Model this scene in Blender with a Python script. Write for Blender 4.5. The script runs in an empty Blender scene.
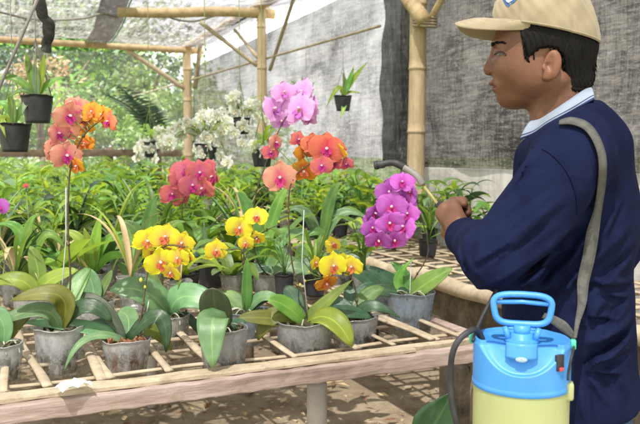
import bpy, bmesh, math, random
import numpy as np
from mathutils import Vector, Matrix, Quaternion

random.seed(7)
rng = np.random.default_rng(7)
S = bpy.context.scene
COL = S.collection
PI = math.pi

# ------------------------------------------------------------------ camera
F_PX = 760.0
YAW = math.radians(24.7)
PITCH = math.atan(58 / F_PX)
CAM = Vector((0, 0, 1.35))
FH = Vector((math.sin(YAW), math.cos(YAW), 0))          # horizontal forward
RT = Vector((math.cos(YAW), -math.sin(YAW), 0))         # image right
UP = Vector((0, 0, 1))
CF = FH * math.cos(PITCH) - UP * math.sin(PITCH)
CU = FH * math.sin(PITCH) + UP * math.cos(PITCH)
cd = bpy.data.cameras.new('camera')
cam = bpy.data.objects.new('camera', cd)
COL.objects.link(cam)
cam.location = CAM
cam.rotation_euler = (PI / 2 - PITCH, 0, -YAW)
cd.sensor_width = 36
cd.lens = 36 * F_PX / 640
cd.clip_start = 0.05
cd.clip_end = 500
cd.dof.use_dof = True
cd.dof.focus_distance = 1.65
cd.dof.aperture_fstop = 9
S.camera = cam


def ray(px, py):
    return CF + RT * ((px - 320) / F_PX) + CU * ((212 - py) / F_PX)


def at_z(px, py, z):
    r = ray(px, py)
    return CAM + r * ((z - CAM.z) / r.z)


def at_x(px, py, X):
    r = ray(px, py)
    return CAM + r * (X / r.x)


def at_y(px, py, Y):
    r = ray(px, py)
    return CAM + r * (Y / r.y)


def at_d(px, py, D):
    r = ray(px, py)
    return CAM + r * (D / r.dot(FH))


def depth(p):
    return (p - CAM).dot(FH)


# ------------------------------------------------------------------ object helpers
def setp(o, label=None, cat=None, group=None, kind=None):
    if label: o['label'] = label
    if cat: o['category'] = cat
    if group: o['group'] = group
    if kind: o['kind'] = kind
    return o


def thing(name, label, cat, loc=(0, 0, 0), rz=0, group=None):
    o = bpy.data.objects.new(name, None)
    COL.objects.link(o)
    o.location = loc
    o.rotation_euler = (0, 0, rz)
    o.empty_display_size = 0.05
    o['_m'] = 0
    del o['_m']
    return setp(o, label, cat, group)


def mesh_obj(name, verts, faces, mats, parent=None, smooth=True, uvs=None, midx=None, loc=None):
    """verts are in the parent's local frame"""
    me = bpy.data.meshes.new(name)
    me.from_pydata([tuple(v) for v in verts], [], faces)
    if not isinstance(mats, (list, tuple)): mats = [mats]
    for m in mats: me.materials.append(m)
    if smooth:
        me.polygons.foreach_set('use_smooth', [True] * len(me.polygons))
    if midx is not None:
        me.polygons.foreach_set('material_index', midx)
    if uvs is not None:
        ul = me.uv_layers.new(name='UVMap')
        idx = np.zeros(len(me.loops), dtype=np.int32)
        me.loops.foreach_get('vertex_index', idx)
        ul.data.foreach_set('uv', np.asarray(uvs, dtype=np.float32)[idx].ravel())
    me.update()
    o = bpy.data.objects.new(name, me)
    COL.objects.link(o)
    if parent: o.parent = parent
    if loc is not None: o.location = loc
    return o


class MB:
    """collects geometry for one mesh"""
    def __init__(s):
        s.v = []; s.f = []; s.uv = []; s.mi = []

    def add(s, v, f, uv=None, mi=0):
        o = len(s.v)
        s.v += [tuple(p) for p in v]
        s.f += [tuple(i + o for i in q) for q in f]
        s.uv += list(uv) if uv is not None else [(0, 0)] * len(v)
        s.mi += [mi] * len(f)

    def box(s, c, size, rot=None, mi=0, jit=0):
        x, y, z = size[0] / 2, size[1] / 2, size[2] / 2
        vs = [Vector((a, b, d)) for a in (-x, x) for b in (-y, y) for d in (-z, z)]
        if jit: vs = [v + Vector((random.uniform(-jit, jit), random.uniform(-jit, jit), random.uniform(-jit, jit))) for v in vs]
        if rot is not None: vs = [rot @ v for v in vs]
        vs = [v + Vector(c) for v in vs]
        s.add(vs, [(0, 1, 3, 2), (4, 6, 7, 5), (0, 4, 5, 1), (2, 3, 7, 6), (0, 2, 6, 4), (1, 5, 7, 3)], mi=mi)

    def tube(s, pts, rad, n=8, cap=True, mi=0, flat=1.0, updir=None):
        pts = [Vector(p) for p in pts]
        m = len(pts)
        if not isinstance(rad, (list, tuple)): rad = [rad] * m
        vs = []; uv = []
        prev = None
        L = 0
        for i, p in enumerate(pts):
            t = (pts[min(i + 1, m - 1)] - pts[max(i - 1, 0)]).normalized()
            if prev is None:
                a = Vector(updir) if updir is not None else (UP if abs(t.z) < 0.9 else Vector((1, 0, 0)))
                u = (a - t * a.dot(t)).normalized()
            else:
                u = (prev - t * prev.dot(t)).normalized()
            prev = u
            w = t.cross(u)
            if i: L += (p - pts[i - 1]).length
            for k in range(n):
                an = 2 * PI * k / n
                vs.append(p + u * (math.cos(an) * rad[i] * flat) + w * (math.sin(an) * rad[i]))
                uv.append((k / n, L))
        fs = []
        for i in range(m - 1):
            for k in range(n):
                a = i * n + k; b = i * n + (k + 1) % n
                fs.append((a, b, b + n, a + n))
        if cap:
            fs.append(tuple(range(n - 1, -1, -1)))
            fs.append(tuple((m - 1) * n + k for k in range(n)))
        s.add(vs, fs, uv, mi)

    def lathe(s, prof, c=(0, 0, 0), n=24, mi=0, closed=False, sx=1, sy=1, axis=None):
        vs = []
        for r, z in prof:
            for k in range(n):
                a = 2 * PI * k / n
                vs.append(Vector((r * math.cos(a) * sx, r * math.sin(a) * sy, z)))
        if axis is not None:
            q = Vector((0, 0, 1)).rotation_difference(Vector(axis))
            vs = [q @ v for v in vs]
        vs = [v + Vector(c) for v in vs]
        fs = []
        for i in range(len(prof) - 1):
            for k in range(n):
                a = i * n + k; b = i * n + (k + 1) % n
                fs.append((a, b, b + n, a + n))
        if closed:
            i = len(prof) - 1
            for k in range(n):
                a = i * n + k; b = i * n + (k + 1) % n
                fs.append((a, b, (k + 1) % n, k))
        s.add(vs, fs, mi=mi)

    def build(s, name, mats, parent=None, smooth=True, bevel=0, loc=None):
        o = mesh_obj(name, s.v, s.f, mats, parent, smooth, s.uv, s.mi, loc)
        if bevel:
            b = o.modifiers.new('bevel', 'BEVEL'); b.width = bevel; b.segments = 2; b.limit_method = 'ANGLE'
        return o


def solidify(o, t, off=0):
    m = o.modifiers.new('solid', 'SOLIDIFY'); m.thickness = t; m.offset = off
    return o


def bez(p0, p1, p2, n):
    return [p0 * (1 - t) ** 2 + p1 * 2 * t * (1 - t) + p2 * t * t for t in [i / (n - 1) for i in range(n)]]


def smooth_path(pts, sub=6):
    pts = [Vector(p) for p in pts]
    out = []
    m = len(pts)
    for i in range(m - 1):
        p0 = pts[max(i - 1, 0)]; p1 = pts[i]; p2 = pts[i + 1]; p3 = pts[min(i + 2, m - 1)]
        for k in range(sub):
            t = k / sub
            out.append(0.5 * ((2 * p1) + (p2 - p0) * t + (2 * p0 - 5 * p1 + 4 * p2 - p3) * t * t + (3 * p1 - p0 - 3 * p2 + p3) * t ** 3))
    out.append(pts[-1])
    return out


def copy_tree(o, parent=None):
    c = o.copy(); COL.objects.link(c)
    c.parent = parent
    for ch in list(o.children):
        copy_tree(ch, c)
    return c


# ------------------------------------------------------------------ materials
def new_mat(name):
    m = bpy.data.materials.new(name); m.use_nodes = True
    nt = m.node_tree; nt.nodes.clear()
    return m, nt, nt.nodes.new('ShaderNodeOutputMaterial')


def N(nt, typ, **kw):
    n = nt.nodes.new(typ)
    for k, v in kw.items():
        if k in ('data_type', 'blend_type', 'operation', 'noise_dimensions', 'feature', 'interpolation', 'wave_type', 'bands_direction', 'distance'):
            setattr(n, k, v)
        else:
            n.inputs[k.replace('_', ' ')].default_value = v
    return n


def coord(nt, kind='Object', scale=(1, 1, 1)):
    tc = nt.nodes.new('ShaderNodeTexCoord')
    mp = nt.nodes.new('ShaderNodeMapping')
    mp.inputs['Scale'].default_value = scale
    nt.links.new(tc.outputs[kind], mp.inputs[0])
    return mp.outputs[0]


def noise(nt, vec, scale, detail=4, rough=0.6, dist=0.0):
    n = nt.nodes.new('ShaderNodeTexNoise')
    n.inputs['Scale'].default_value = scale; n.inputs['Detail'].default_value = detail
    n.inputs['Roughness'].default_value = rough; n.inputs['Distortion'].default_value = dist
    if vec is not None: nt.links.new(vec, n.inputs['Vector'])
    return n.outputs['Fac']


def ramp(nt, fac, stops):
    r = nt.nodes.new('ShaderNodeValToRGB')
    e = r.color_ramp.elements
    while len(e) < len(stops): e.new(0.5)
    for i, (p, c) in enumerate(stops):
        e[i].position = p
        e[i].color = (c, c, c, 1) if isinstance(c, (int, float)) else (c[0], c[1], c[2], 1)
    nt.links.new(fac, r.inputs[0])
    return r.outputs[0]


def mixc(nt, fac, a, b, blend='MIX'):
    m = nt.nodes.new('ShaderNodeMix'); m.data_type = 'RGBA'; m.blend_type = blend
    for sock, v in ((m.inputs[0], fac), (m.inputs[6], a), (m.inputs[7], b)):
        if isinstance(v, (int, float)): sock.default_value = v
        elif isinstance(v, (tuple, list)): sock.default_value = (v[0], v[1], v[2], 1)
        else: nt.links.new(v, sock)
    return m.outputs[2]


def math_n(nt, op, a, b=None):
    m = nt.nodes.new('ShaderNodeMath'); m.operation = op
    for i, v in enumerate((a, b)):
        if v is None: continue
        if isinstance(v, (int, float)): m.inputs[i].default_value = v
        else: nt.links.new(v, m.inputs[i])
    return m.outputs[0]


def bump(nt, h, strength=0.3, dist=0.01):
    b = nt.nodes.new('ShaderNodeBump')
    b.inputs['Strength'].default_value = strength; b.inputs['Distance'].default_value = dist
    nt.links.new(h, b.inputs['Height'])
    return b.outputs[0]


def principled(nt, col, rough=0.6, spec=0.3, normal=None, metal=0, **kw):
    p = nt.nodes.new('ShaderNodeBsdfPrincipled')
    if isinstance(col, (tuple, list)): p.inputs['Base Color'].default_value = (*col[:3], 1)
    else: nt.links.new(col, p.inputs['Base Color'])
    if isinstance(rough, (int, float)): p.inputs['Roughness'].default_value = rough
    else: nt.links.new(rough, p.inputs['Roughness'])
    p.inputs['Specular IOR Level'].default_value = spec
    p.inputs['Metallic'].default_value = metal
    for k, v in kw.items(): p.inputs[k.replace('_', ' ')].default_value = v
    if normal is not None: nt.links.new(normal, p.inputs['Normal'])
    return p.outputs[0]


def mixs(nt, fac, a, b):
    m = nt.nodes.new('ShaderNodeMixShader')
    if isinstance(fac, (int, float)): m.inputs[0].default_value = fac
    else: nt.links.new(fac, m.inputs[0])
    nt.links.new(a, m.inputs[1]); nt.links.new(b, m.inputs[2])
    return m.outputs[0]


def simple(name, c1, c2, scale=8, rough=0.6, spec=0.3, bs=0.3, bscale=None, bd=0.003, stretch=(1, 1, 1), metal=0, **kw):
    m, nt, out = new_mat(name)
    v = coord(nt, 'Object', stretch)
    col = ramp(nt, noise(nt, v, scale, 6), [(0.3, c1), (0.7, c2)])
    nrm = bump(nt, noise(nt, v, bscale or scale * 4, 5), bs, bd) if bs else None
    nt.links.new(principled(nt, col, rough, spec, nrm, metal, **kw), out.inputs[0])
    return m


def leaf_mat(name, c1, c2, trans=0.3, rough=0.38, vary=0.06, tcol=None, dust=0.12):
    m, nt, out = new_mat(name)
    uv = nt.nodes.new('ShaderNodeTexCoord')
    sep = nt.nodes.new('ShaderNodeSeparateXYZ'); nt.links.new(uv.outputs['UV'], sep.inputs[0])
    obj = coord(nt, 'Object')
    col = ramp(nt, noise(nt, obj, 14, 3), [(0.3, c1), (0.7, c2)])
    info = nt.nodes.new('ShaderNodeObjectInfo')
    hs = nt.nodes.new('ShaderNodeHueSaturation')
    nt.links.new(col, hs.inputs['Color'])
    nt.links.new(math_n(nt, 'ADD', math_n(nt, 'MULTIPLY', info.outputs['Random'], vary), 0.5 - vary / 2), hs.inputs['Hue'])
    nt.links.new(math_n(nt, 'ADD', math_n(nt, 'MULTIPLY', info.outputs['Random'], 0.5), 0.75), hs.inputs['Value'])
    # midrib and fine lengthwise veins
    v = math_n(nt, 'ABSOLUTE', math_n(nt, 'SUBTRACT', sep.outputs[1], 0.5))
    rib = ramp(nt, v, [(0.0, 1.0), (0.05, 0.0)])
    col2 = mixc(nt, math_n(nt, 'MULTIPLY', rib, 0.35), hs.outputs[0], (min(1, c2[0] * 2.2), min(1, c2[1] * 1.9), c2[2] * 1.5))
    # pale dust / fertiliser bloom in blotches
    d = ramp(nt, noise(nt, obj, 45, 5, 0.7), [(0.5, 0.0), (0.78, 1.0)])
    col3 = mixc(nt, math_n(nt, 'MULTIPLY', d, dust), col2, (0.42, 0.45, 0.38))
    vv = coord(nt, 'UV', (1.5, 30, 1))
    nrm = bump(nt, noise(nt, vv, 3, 2), 0.25, 0.002)
    p = principled(nt, col3, rough, 0.45, nrm)
    t = nt.nodes.new('ShaderNodeBsdfTranslucent')
    tc = tcol or (c2[0] * 1.9, c2[1] * 1.7, c2[2] * 0.7)
    t.inputs[0].default_value = (min(1, tc[0]), min(1, tc[1]), min(1, tc[2]), 1)
    nt.links.new(mixs(nt, trans, p, t.outputs[0]), out.inputs[0])
    return m


def petal_mat(name, throat, base, edge, vein, trans=0.25, spots=None):
    """UV.x runs from the throat (0) to the petal's edge (1), UV.y across"""
    m, nt, out = new_mat(name)
    uv = nt.nodes.new('ShaderNodeTexCoord')
    sep = nt.nodes.new('ShaderNodeSeparateXYZ'); nt.links.new(uv.outputs['UV'], sep.inputs[0])
    wob = math_n(nt, 'ADD', sep.outputs[0], math_n(nt, 'MULTIPLY', math_n(nt, 'SUBTRACT', noise(nt, coord(nt, 'Object'), 60, 3), 0.5), 0.25))
    col = ramp(nt, wob, [(0.08, throat), (0.34, base), (0.72, base), (0.98, edge)])
    vv = coord(nt, 'UV', (0.6, 22, 1))
    vn = ramp(nt, noise(nt, vv, 2.2, 4, 0.6, 0.3), [(0.48, 0.0), (0.62, 1.0)])
    col = mixc(nt, math_n(nt, 'MULTIPLY', vn, 0.62), col, vein)
    info = nt.nodes.new('ShaderNodeObjectInfo')
    hs = nt.nodes.new('ShaderNodeHueSaturation'); nt.links.new(col, hs.inputs['Color'])
    nt.links.new(math_n(nt, 'ADD', math_n(nt, 'MULTIPLY', info.outputs['Random'], 0.03), 0.485), hs.inputs['Hue'])
    nt.links.new(math_n(nt, 'ADD', math_n(nt, 'MULTIPLY', info.outputs['Random'], 0.25), 0.85), hs.inputs['Value'])
    col = hs.outputs[0]
    nrm = bump(nt, noise(nt, vv, 3, 3), 0.6, 0.003)
    p = principled(nt, col, 0.55, 0.2, nrm)
    t = nt.nodes.new('ShaderNodeBsdfTranslucent'); nt.links.new(col, t.inputs[0])
    nt.links.new(mixs(nt, trans, p, t.outputs[0]), out.inputs[0])
    return m


def net_mat(name, ca, cb, open_lo, open_hi, streak=(1, 1, 1), tr=0.35, scale=3.0, weave=(0, 0, 0), tcol=None, spec_amt=0.5, spec_col=(0.8, 0.8, 0.78), lohi=(0.36, 0.62), d1=None, d2=None):
    """woven shade cloth: threads (diffuse and translucent) with open meshes that let light through"""
    m, nt, out = new_mat(name)
    v = coord(nt, 'Object')
    vs = coord(nt, 'Object', streak)
    big = noise(nt, v, scale * 0.35, 4, 0.6, 0.4)
    st = noise(nt, vs, scale * 2, 6, 0.7, 0.5)
    fine = noise(nt, vs, scale * 14, 3, 0.7)
    if d1:
        # long runs of the weave in two directions
        h1 = noise(nt, coord(nt, 'Object', d1), scale, 5, 0.7, 0.25)
        h2 = noise(nt, coord(nt, 'Object', d2), scale, 5, 0.7, 0.25)
        pat = math_n(nt, 'ADD', math_n(nt, 'MULTIPLY', big, 0.22), math_n(nt, 'ADD', math_n(nt, 'MULTIPLY', h1, 0.38), math_n(nt, 'ADD', math_n(nt, 'MULTIPLY', h2, 0.26), math_n(nt, 'MULTIPLY', fine, 0.14))))
    else:
        pat = math_n(nt, 'ADD', math_n(nt, 'MULTIPLY', big, 0.45), math_n(nt, 'ADD', math_n(nt, 'MULTIPLY', st, 0.35), math_n(nt, 'MULTIPLY', fine, 0.2)))
    col = ramp(nt, pat, [(lohi[0], ca), (lohi[1], cb)])
    sp = ramp(nt, noise(nt, coord(nt, 'Object', (streak[0] * .6, streak[1] * .6, streak[2] * 1.2)), scale * 9, 4, 0.75), [(0.56, 0.0), (0.70, 1.0)])
    col = mixc(nt, math_n(nt, 'MULTIPLY', sp, spec_amt), col, spec_col)
    op = ramp(nt, math_n(nt, 'ADD', math_n(nt, 'MULTIPLY', big, 0.4), math_n(nt, 'MULTIPLY', noise(nt, vs, scale * 24, 3, 0.8), 0.6)),
              [(0.36, open_lo), (0.66, open_hi)])
    dif = nt.nodes.new('ShaderNodeBsdfDiffuse'); nt.links.new(col, dif.inputs[0])
    tl = nt.nodes.new('ShaderNodeBsdfTranslucent')
    if tcol: tl.inputs[0].default_value = (*tcol, 1)
    else: nt.links.new(col, tl.inputs[0])
    cloth = mixs(nt, tr, dif.outputs[0], tl.outputs[0])
    tp = nt.nodes.new('ShaderNodeBsdfTransparent')
    nt.links.new(mixs(nt, op, cloth, tp.outputs[0]), out.inputs[0])
    return m


M = {}
M['leaf_mid'] = leaf_mat('leaf_mid_green', (0.06, 0.15, 0.035), (0.18, 0.32, 0.075), 0.34, 0.3)
M['leaf_yel'] = leaf_mat('leaf_yellow_green', (0.19, 0.33, 0.04), (0.38, 0.50, 0.09), 0.4, 0.32)
M['leaf_deep'] = leaf_mat('leaf_deep_green', (0.02, 0.065, 0.028), (0.045, 0.115, 0.045), 0.15, 0.3)
M['leaf_grey'] = leaf_mat('leaf_grey_green', (0.085, 0.19, 0.075), (0.20, 0.35, 0.15), 0.22, 0.33, dust=0.22)
M['leaf_olive'] = leaf_mat('leaf_olive', (0.11, 0.14, 0.02), (0.22, 0.25, 0.04), 0.3, 0.35)
M['leaf_dark'] = leaf_mat('leaf_dark_underside', (0.025, 0.035, 0.015), (0.05, 0.062, 0.025), 0.06, 0.4, dust=0.05)
M['leaf_bright'] = leaf_mat('leaf_bright_green', (0.10, 0.24, 0.035), (0.26, 0.43, 0.09), 0.35, 0.28)
M['leaf_pale'] = leaf_mat('leaf_pale_variegated', (0.30, 0.38, 0.24), (0.62, 0.68, 0.50), 0.35, 0.5, dust=0.3)
M['leaf_sage'] = leaf_mat('leaf_sage', (0.12, 0.2, 0.1), (0.22, 0.32, 0.17), 0.35, 0.5, dust=0.3)
M['dry'] = simple('dried_leaf', (0.45, 0.33, 0.18), (0.62, 0.5, 0.3), 20, 0.8, 0.1)
M['p_purple'] = petal_mat('petal_lilac_pink', (0.78, 0.32, 0.72), (0.86, 0.46, 0.82), (0.94, 0.72, 0.92), (0.72, 0.32, 0.76))
M['p_magenta'] = petal_mat('petal_violet', (0.55, 0.08, 0.52), (0.66, 0.19, 0.70), (0.80, 0.45, 0.82), (0.48, 0.08, 0.52))
M['p_orange'] = petal_mat('petal_salmon_orange', (0.80, 0.10, 0.14), (0.82, 0.24, 0.13), (0.90, 0.46, 0.25), (0.72, 0.12, 0.12))
M['p_peach'] = petal_mat('petal_peach', (0.82, 0.16, 0.28), (0.86, 0.42, 0.30), (0.93, 0.60, 0.44), (0.82, 0.28, 0.24))
M['p_gold'] = petal_mat('petal_golden_orange', (0.80, 0.18, 0.05), (0.85, 0.42, 0.04), (0.85, 0.55, 0.08), (0.70, 0.22, 0.04))
M['p_coral'] = petal_mat('petal_coral_red', (0.74, 0.18, 0.36), (0.76, 0.20, 0.20), (0.86, 0.40, 0.34), (0.62, 0.09, 0.14))
M['p_yellow'] = petal_mat('petal_yellow', (0.82, 0.55, 0.16), (0.90, 0.80, 0.05), (0.92, 0.88, 0.18), (0.88, 0.70, 0.04))
M['p_white'] = petal_mat('petal_white', (0.65, 0.72, 0.30), (0.90, 0.91, 0.84), (0.93, 0.93, 0.90), (0.82, 0.85, 0.70), .4)
M['lip_mag'] = petal_mat('lip_magenta', (0.60, 0.04, 0.25), (0.62, 0.05, 0.30), (0.70, 0.15, 0.42), (0.45, 0.02, 0.15))
M['lip_red'] = petal_mat('lip_red', (0.85, 0.55, 0.15), (0.80, 0.24, 0.10), (0.84, 0.20, 0.18), (0.65, 0.08, 0.05))
M['lip_pale'] = petal_mat('lip_pale_violet', (0.80, 0.6, 0.2), (0.58, 0.16, 0.62), (0.62, 0.20, 0.70), (0.5, 0.1, 0.5))
M['lip_white'] = petal_mat('lip_cream', (0.70, 0.7, 0.2), (0.8, 0.8, 0.6), (0.85, 0.85, 0.7), (0.7, 0.7, 0.4))
M['column'] = simple('column_cream', (0.70, 0.42, 0.48), (0.78, 0.55, 0.55), 30, 0.5, 0.3, 0)
M['bud'] = simple('bud_green_yellow', (0.45, 0.42, 0.06), (0.6, 0.5, 0.1), 40, 0.5, 0.3, 0)
M['stem'] = simple('flower_stem_dark', (0.045, 0.03, 0.02), (0.10, 0.075, 0.035), 60, 0.5, 0.4, 0.2)
M['stem_green'] = simple('flower_stem_green', (0.10, 0.16, 0.04), (0.2, 0.26, 0.07), 60, 0.5, 0.4, 0.2)
M['stake'] = simple('stake_grey', (0.38, 0.42, 0.42), (0.55, 0.58, 0.56), 60, 0.4, 0.4, 0.1)
def bamboo_mat(name, c1, c2, stretch, dirt):
    m, nt, out = new_mat(name)
    v = coord(nt, 'Object', stretch); o_ = coord(nt, 'Object')
    col = ramp(nt, noise(nt, v, 9, 6, .7, .3), [(0.3, c1), (0.7, c2)])
    st = ramp(nt, noise(nt, v, 26, 6, .8, .4), [(0.52, 0.0), (0.72, 1.0)])
    col = mixc(nt, math_n(nt, 'MULTIPLY', st, .55), col, dirt)
    bl = ramp(nt, noise(nt, o_, 7, 5, .7), [(0.5, 0.0), (0.7, 1.0)])
    col = mixc(nt, math_n(nt, 'MULTIPLY', bl, .45), col, (dirt[0] * 1.5, dirt[1] * 1.5, dirt[2] * 1.5))
    sp = ramp(nt, noise(nt, o_, 120, 3, .8), [(0.64, 0.0), (0.72, 1.0)])
    col = mixc(nt, math_n(nt, 'MULTIPLY', sp, .5), col, dirt)
    nt.links.new(principled(nt, col, 0.6, 0.25, bump(nt, noise(nt, v, 60, 5), .5, .002)), out.inputs[0])
    return m


M['bamboo'] = simple('bamboo_straw', (0.46, 0.33, 0.19), (0.62, 0.49, 0.32), 6, 0.45, 0.35, 0.25, 40, 0.002, (1, 1, .25))
M['bamboo_pale'] = simple('bamboo_post_pale', (0.40, 0.29, 0.17), (0.58, 0.46, 0.30), 5, 0.5, 0.35, 0.25, 40, 0.002, (2, 2, .3))
M['slat'] = simple('bamboo_slat_weathered', (0.42, 0.33, 0.21), (0.70, 0.60, 0.43), 9, 0.7, 0.2, 0.5, 60, 0.002, (1, 1, 1))
M['bamboo'] = bamboo_mat('bamboo_straw', (0.36, 0.25, 0.13), (0.56, 0.43, 0.26), (1.4, 1.4, 1.4), (0.16, 0.11, 0.06))
M['bamboo_pale'] = bamboo_mat('bamboo_post_pale', (0.36, 0.26, 0.15), (0.54, 0.43, 0.28), (5, 5, .35), (0.17, 0.13, 0.08))
M['slat'] = bamboo_mat('bamboo_slat_weathered', (0.32, 0.25, 0.165), (0.58, 0.49, 0.35), (1, 1, 1), (0.14, 0.11, 0.08))
M['slat_dark'] = simple('bamboo_slat_grey', (0.25, 0.19, 0.13), (0.45, 0.38, 0.28), 12, 0.75, 0.2, 0.5, 70, 0.002)
M['post_grey'] = simple('concrete_post', (0.34, 0.30, 0.25), (0.48, 0.43, 0.37), 12, 0.85, 0.1, 0.3)
M['root_grey'] = simple('aerial_root', (0.26, 0.29, 0.20), (0.45, 0.46, 0.36), 60, 0.7, 0.2, 0.2)
M['black_plastic'] = simple('black_pot_plastic', (0.018, 0.02, 0.024), (0.04, 0.042, 0.048), 20, 0.45, 0.4, 0.1)
M['rubber'] = simple('black_rubber', (0.02, 0.02, 0.022), (0.045, 0.045, 0.05), 30, 0.5, 0.35, 0.1)
M['wire'] = simple('wire_grey', (0.18, 0.17, 0.16), (0.3, 0.28, 0.26), 30, 0.5, 0.4, 0)
M['bark'] = simple('bark_chips', (0.10, 0.045, 0.025), (0.42, 0.20, 0.11), 90, 0.9, 0.1, 0.8, 160, 0.006)
M['moss'] = simple('potting_fibre', (0.012, 0.018, 0.007), (0.17, 0.15, 0.09), 45, 0.9, 0.1, 0.8, 120, 0.006)
M['trunk'] = simple('tree_bark', (0.12, 0.09, 0.06), (0.26, 0.2, 0.14), 12, 0.9, 0.1, 0.6)
M['white_scrap'] = simple('white_plastic_scrap', (0.78, 0.78, 0.76), (0.86, 0.86, 0.86), 12, 0.4, 0.3, 0.1)

# pinkish, flaking painted timber of the bench front
m, nt, out = new_mat('weathered_pink_timber')
v = coord(nt, 'Object', (0.35, 3, 3))
pk = ramp(nt, noise(nt, v, 9, 7, 0.7), [(0.3, (0.17, 0.125, 0.10)), (0.5, (0.36, 0.275, 0.235)), (0.72, (0.50, 0.43, 0.39))])
pk = mixc(nt, ramp(nt, noise(nt, coord(nt, 'Object'), 16, 5, 0.7), [(0.56, 0.0), (0.64, 0.75)]), pk, (0.30, 0.22, 0.16))
nt.links.new(principled(nt, pk, 0.85, 0.15, bump(nt, noise(nt, v, 30, 5), 0.6, 0.004)), out.inputs[0])
M['pink_timber'] = m

# dark stained bench trough side
m, nt, out = new_mat('stained_concrete')
v = coord(nt, 'Object')
a = ramp(nt, noise(nt, v, 5, 8, 0.7), [(0.32, (0.035, 0.03, 0.022)), (0.55, (0.11, 0.09, 0.065)), (0.75, (0.27, 0.23, 0.17))])
nt.links.new(principled(nt, a, 0.9, 0.1, bump(nt, noise(nt, v, 24, 8, 0.75), 0.9, 0.012)), out.inputs[0])
M['dark_concrete'] = m

# whitewashed low wall
m, nt, out = new_mat('whitewashed_wall')
v = coord(nt, 'Object', (1, 1, 2))
a = ramp(nt, noise(nt, v, 2.2, 8, 0.65), [(0.3, (0.34, 0.32, 0.28)), (0.5, (0.55, 0.53, 0.49)), (0.7, (0.70, 0.69, 0.66))])
st = ramp(nt, noise(nt, coord(nt, 'Object', (5, 5, 0.5)), 4, 4), [(0.5, 0.0), (0.75, 0.5)])
a = mixc(nt, st, a, (0.2, 0.19, 0.16))
nt.links.new(principled(nt, a, 0.9, 0.1, bump(nt, noise(nt, v, 30, 6), 0.5, 0.006)), out.inputs[0])
M['whitewash'] = m

# ground
m, nt, out = new_mat('packed_earth')
v = coord(nt, 'Object')
a = ramp(nt, noise(nt, v, 3.5, 9, 0.7), [(0.3, (0.20, 0.145, 0.10)), (0.5, (0.34, 0.265, 0.185)), (0.72, (0.46, 0.38, 0.28))])
sp = ramp(nt, noise(nt, v, 46, 4, 0.7), [(0.6, 0.0), (0.7, 0.8)])
a = mixc(nt, sp, a, (0.5, 0.44, 0.34))
nt.links.new(principled(nt, a, 0.95, 0.1, bump(nt, noise(nt, v, 25, 8, 0.7), 0.9, 0.02)), out.inputs[0])
M['earth'] = m
m, nt, out = new_mat('far_grass')
v = coord(nt, 'Object')
a = ramp(nt, noise(nt, v, 1.5, 8, 0.7), [(0.3, (0.06, 0.09, 0.03)), (0.55, (0.12, 0.19, 0.05)), (0.75, (0.27, 0.24, 0.12))])
nt.links.new(principled(nt, a, 0.95, 0.1, bump(nt, noise(nt, v, 20, 8, 0.7), 0.9, 0.05)), out.inputs[0])
M['far_grass'] = m


# frosted plastic pots with algae and moisture stains
def pot_mat(name, c, stain, clear):
    m, nt, out = new_mat(name)
    v = coord(nt, 'Object')
    s = noise(nt, v, 26, 6, 0.7, 0.5)
    sep = nt.nodes.new('ShaderNodeSeparateXYZ'); nt.links.new(v, sep.inputs[0])
    # water marks and algae grow from the foot upwards
    lo = ramp(nt, math_n(nt, 'ADD', math_n(nt, 'MULTIPLY', sep.outputs[2], 9), math_n(nt, 'MULTIPLY', s, 0.5)), [(0.3, 1.0), (0.95, 0.1)])
    f = math_n(nt, 'MULTIPLY', ramp(nt, s, [(0.42, 0.0), (0.6, 1.0)]), lo)
    col = mixc(nt, math_n(nt, 'MULTIPLY', f, 0.8), c, stain)
    crk = noise(nt, coord(nt, 'Object', (1, 1, .3)), 75, 5, .6, .6)
    p = principled(nt, col, 0.16, 0.7, bump(nt, crk, 0.7, 0.004))
    t = nt.nodes.new('ShaderNodeBsdfTranslucent'); nt.links.new(col, t.inputs[0])
    a = mixs(nt, 0.35, p, t.outputs[0])
    gl = nt.nodes.new('ShaderNodeBsdfGlossy'); gl.inputs['Roughness'].default_value = .18
    nt.links.new(bump(nt, crk, 0.7, 0.004), gl.inputs['Normal'])
    tp = nt.nodes.new('ShaderNodeBsdfTransparent'); tp.inputs[0].default_value = (.93, .95, .95, 1)
    film = mixs(nt, .12, tp.outputs[0], gl.outputs[0])
    op = math_n(nt, 'MULTIPLY', ramp(nt, noise(nt, coord(nt, 'Object', (1, 1, .6)), 42, 6, .75, .4), [(0.42, 0.5), (0.58, 1.15)]), ramp(nt, math_n(nt, 'MULTIPLY', sep.outputs[2], 9), [(0.35, clear * 2.1), (0.75, clear * 1.2)]))
    nt.links.new(mixs(nt, op, a, film), out.inputs[0])
    return m


M['pot_frost'] = pot_mat('pot_frosted_plastic', (0.62, 0.63, 0.63), (0.26, 0.28, 0.17), 0.42)
M['pot_blue'] = pot_mat('pot_bluish_plastic', (0.36, 0.43, 0.52), (0.12, 0.18, 0.12), 0.40)
M['pot_grey'] = pot_mat('pot_grey_plastic', (0.48, 0.49, 0.51), (0.20, 0.22, 0.14), 0.40)

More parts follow.
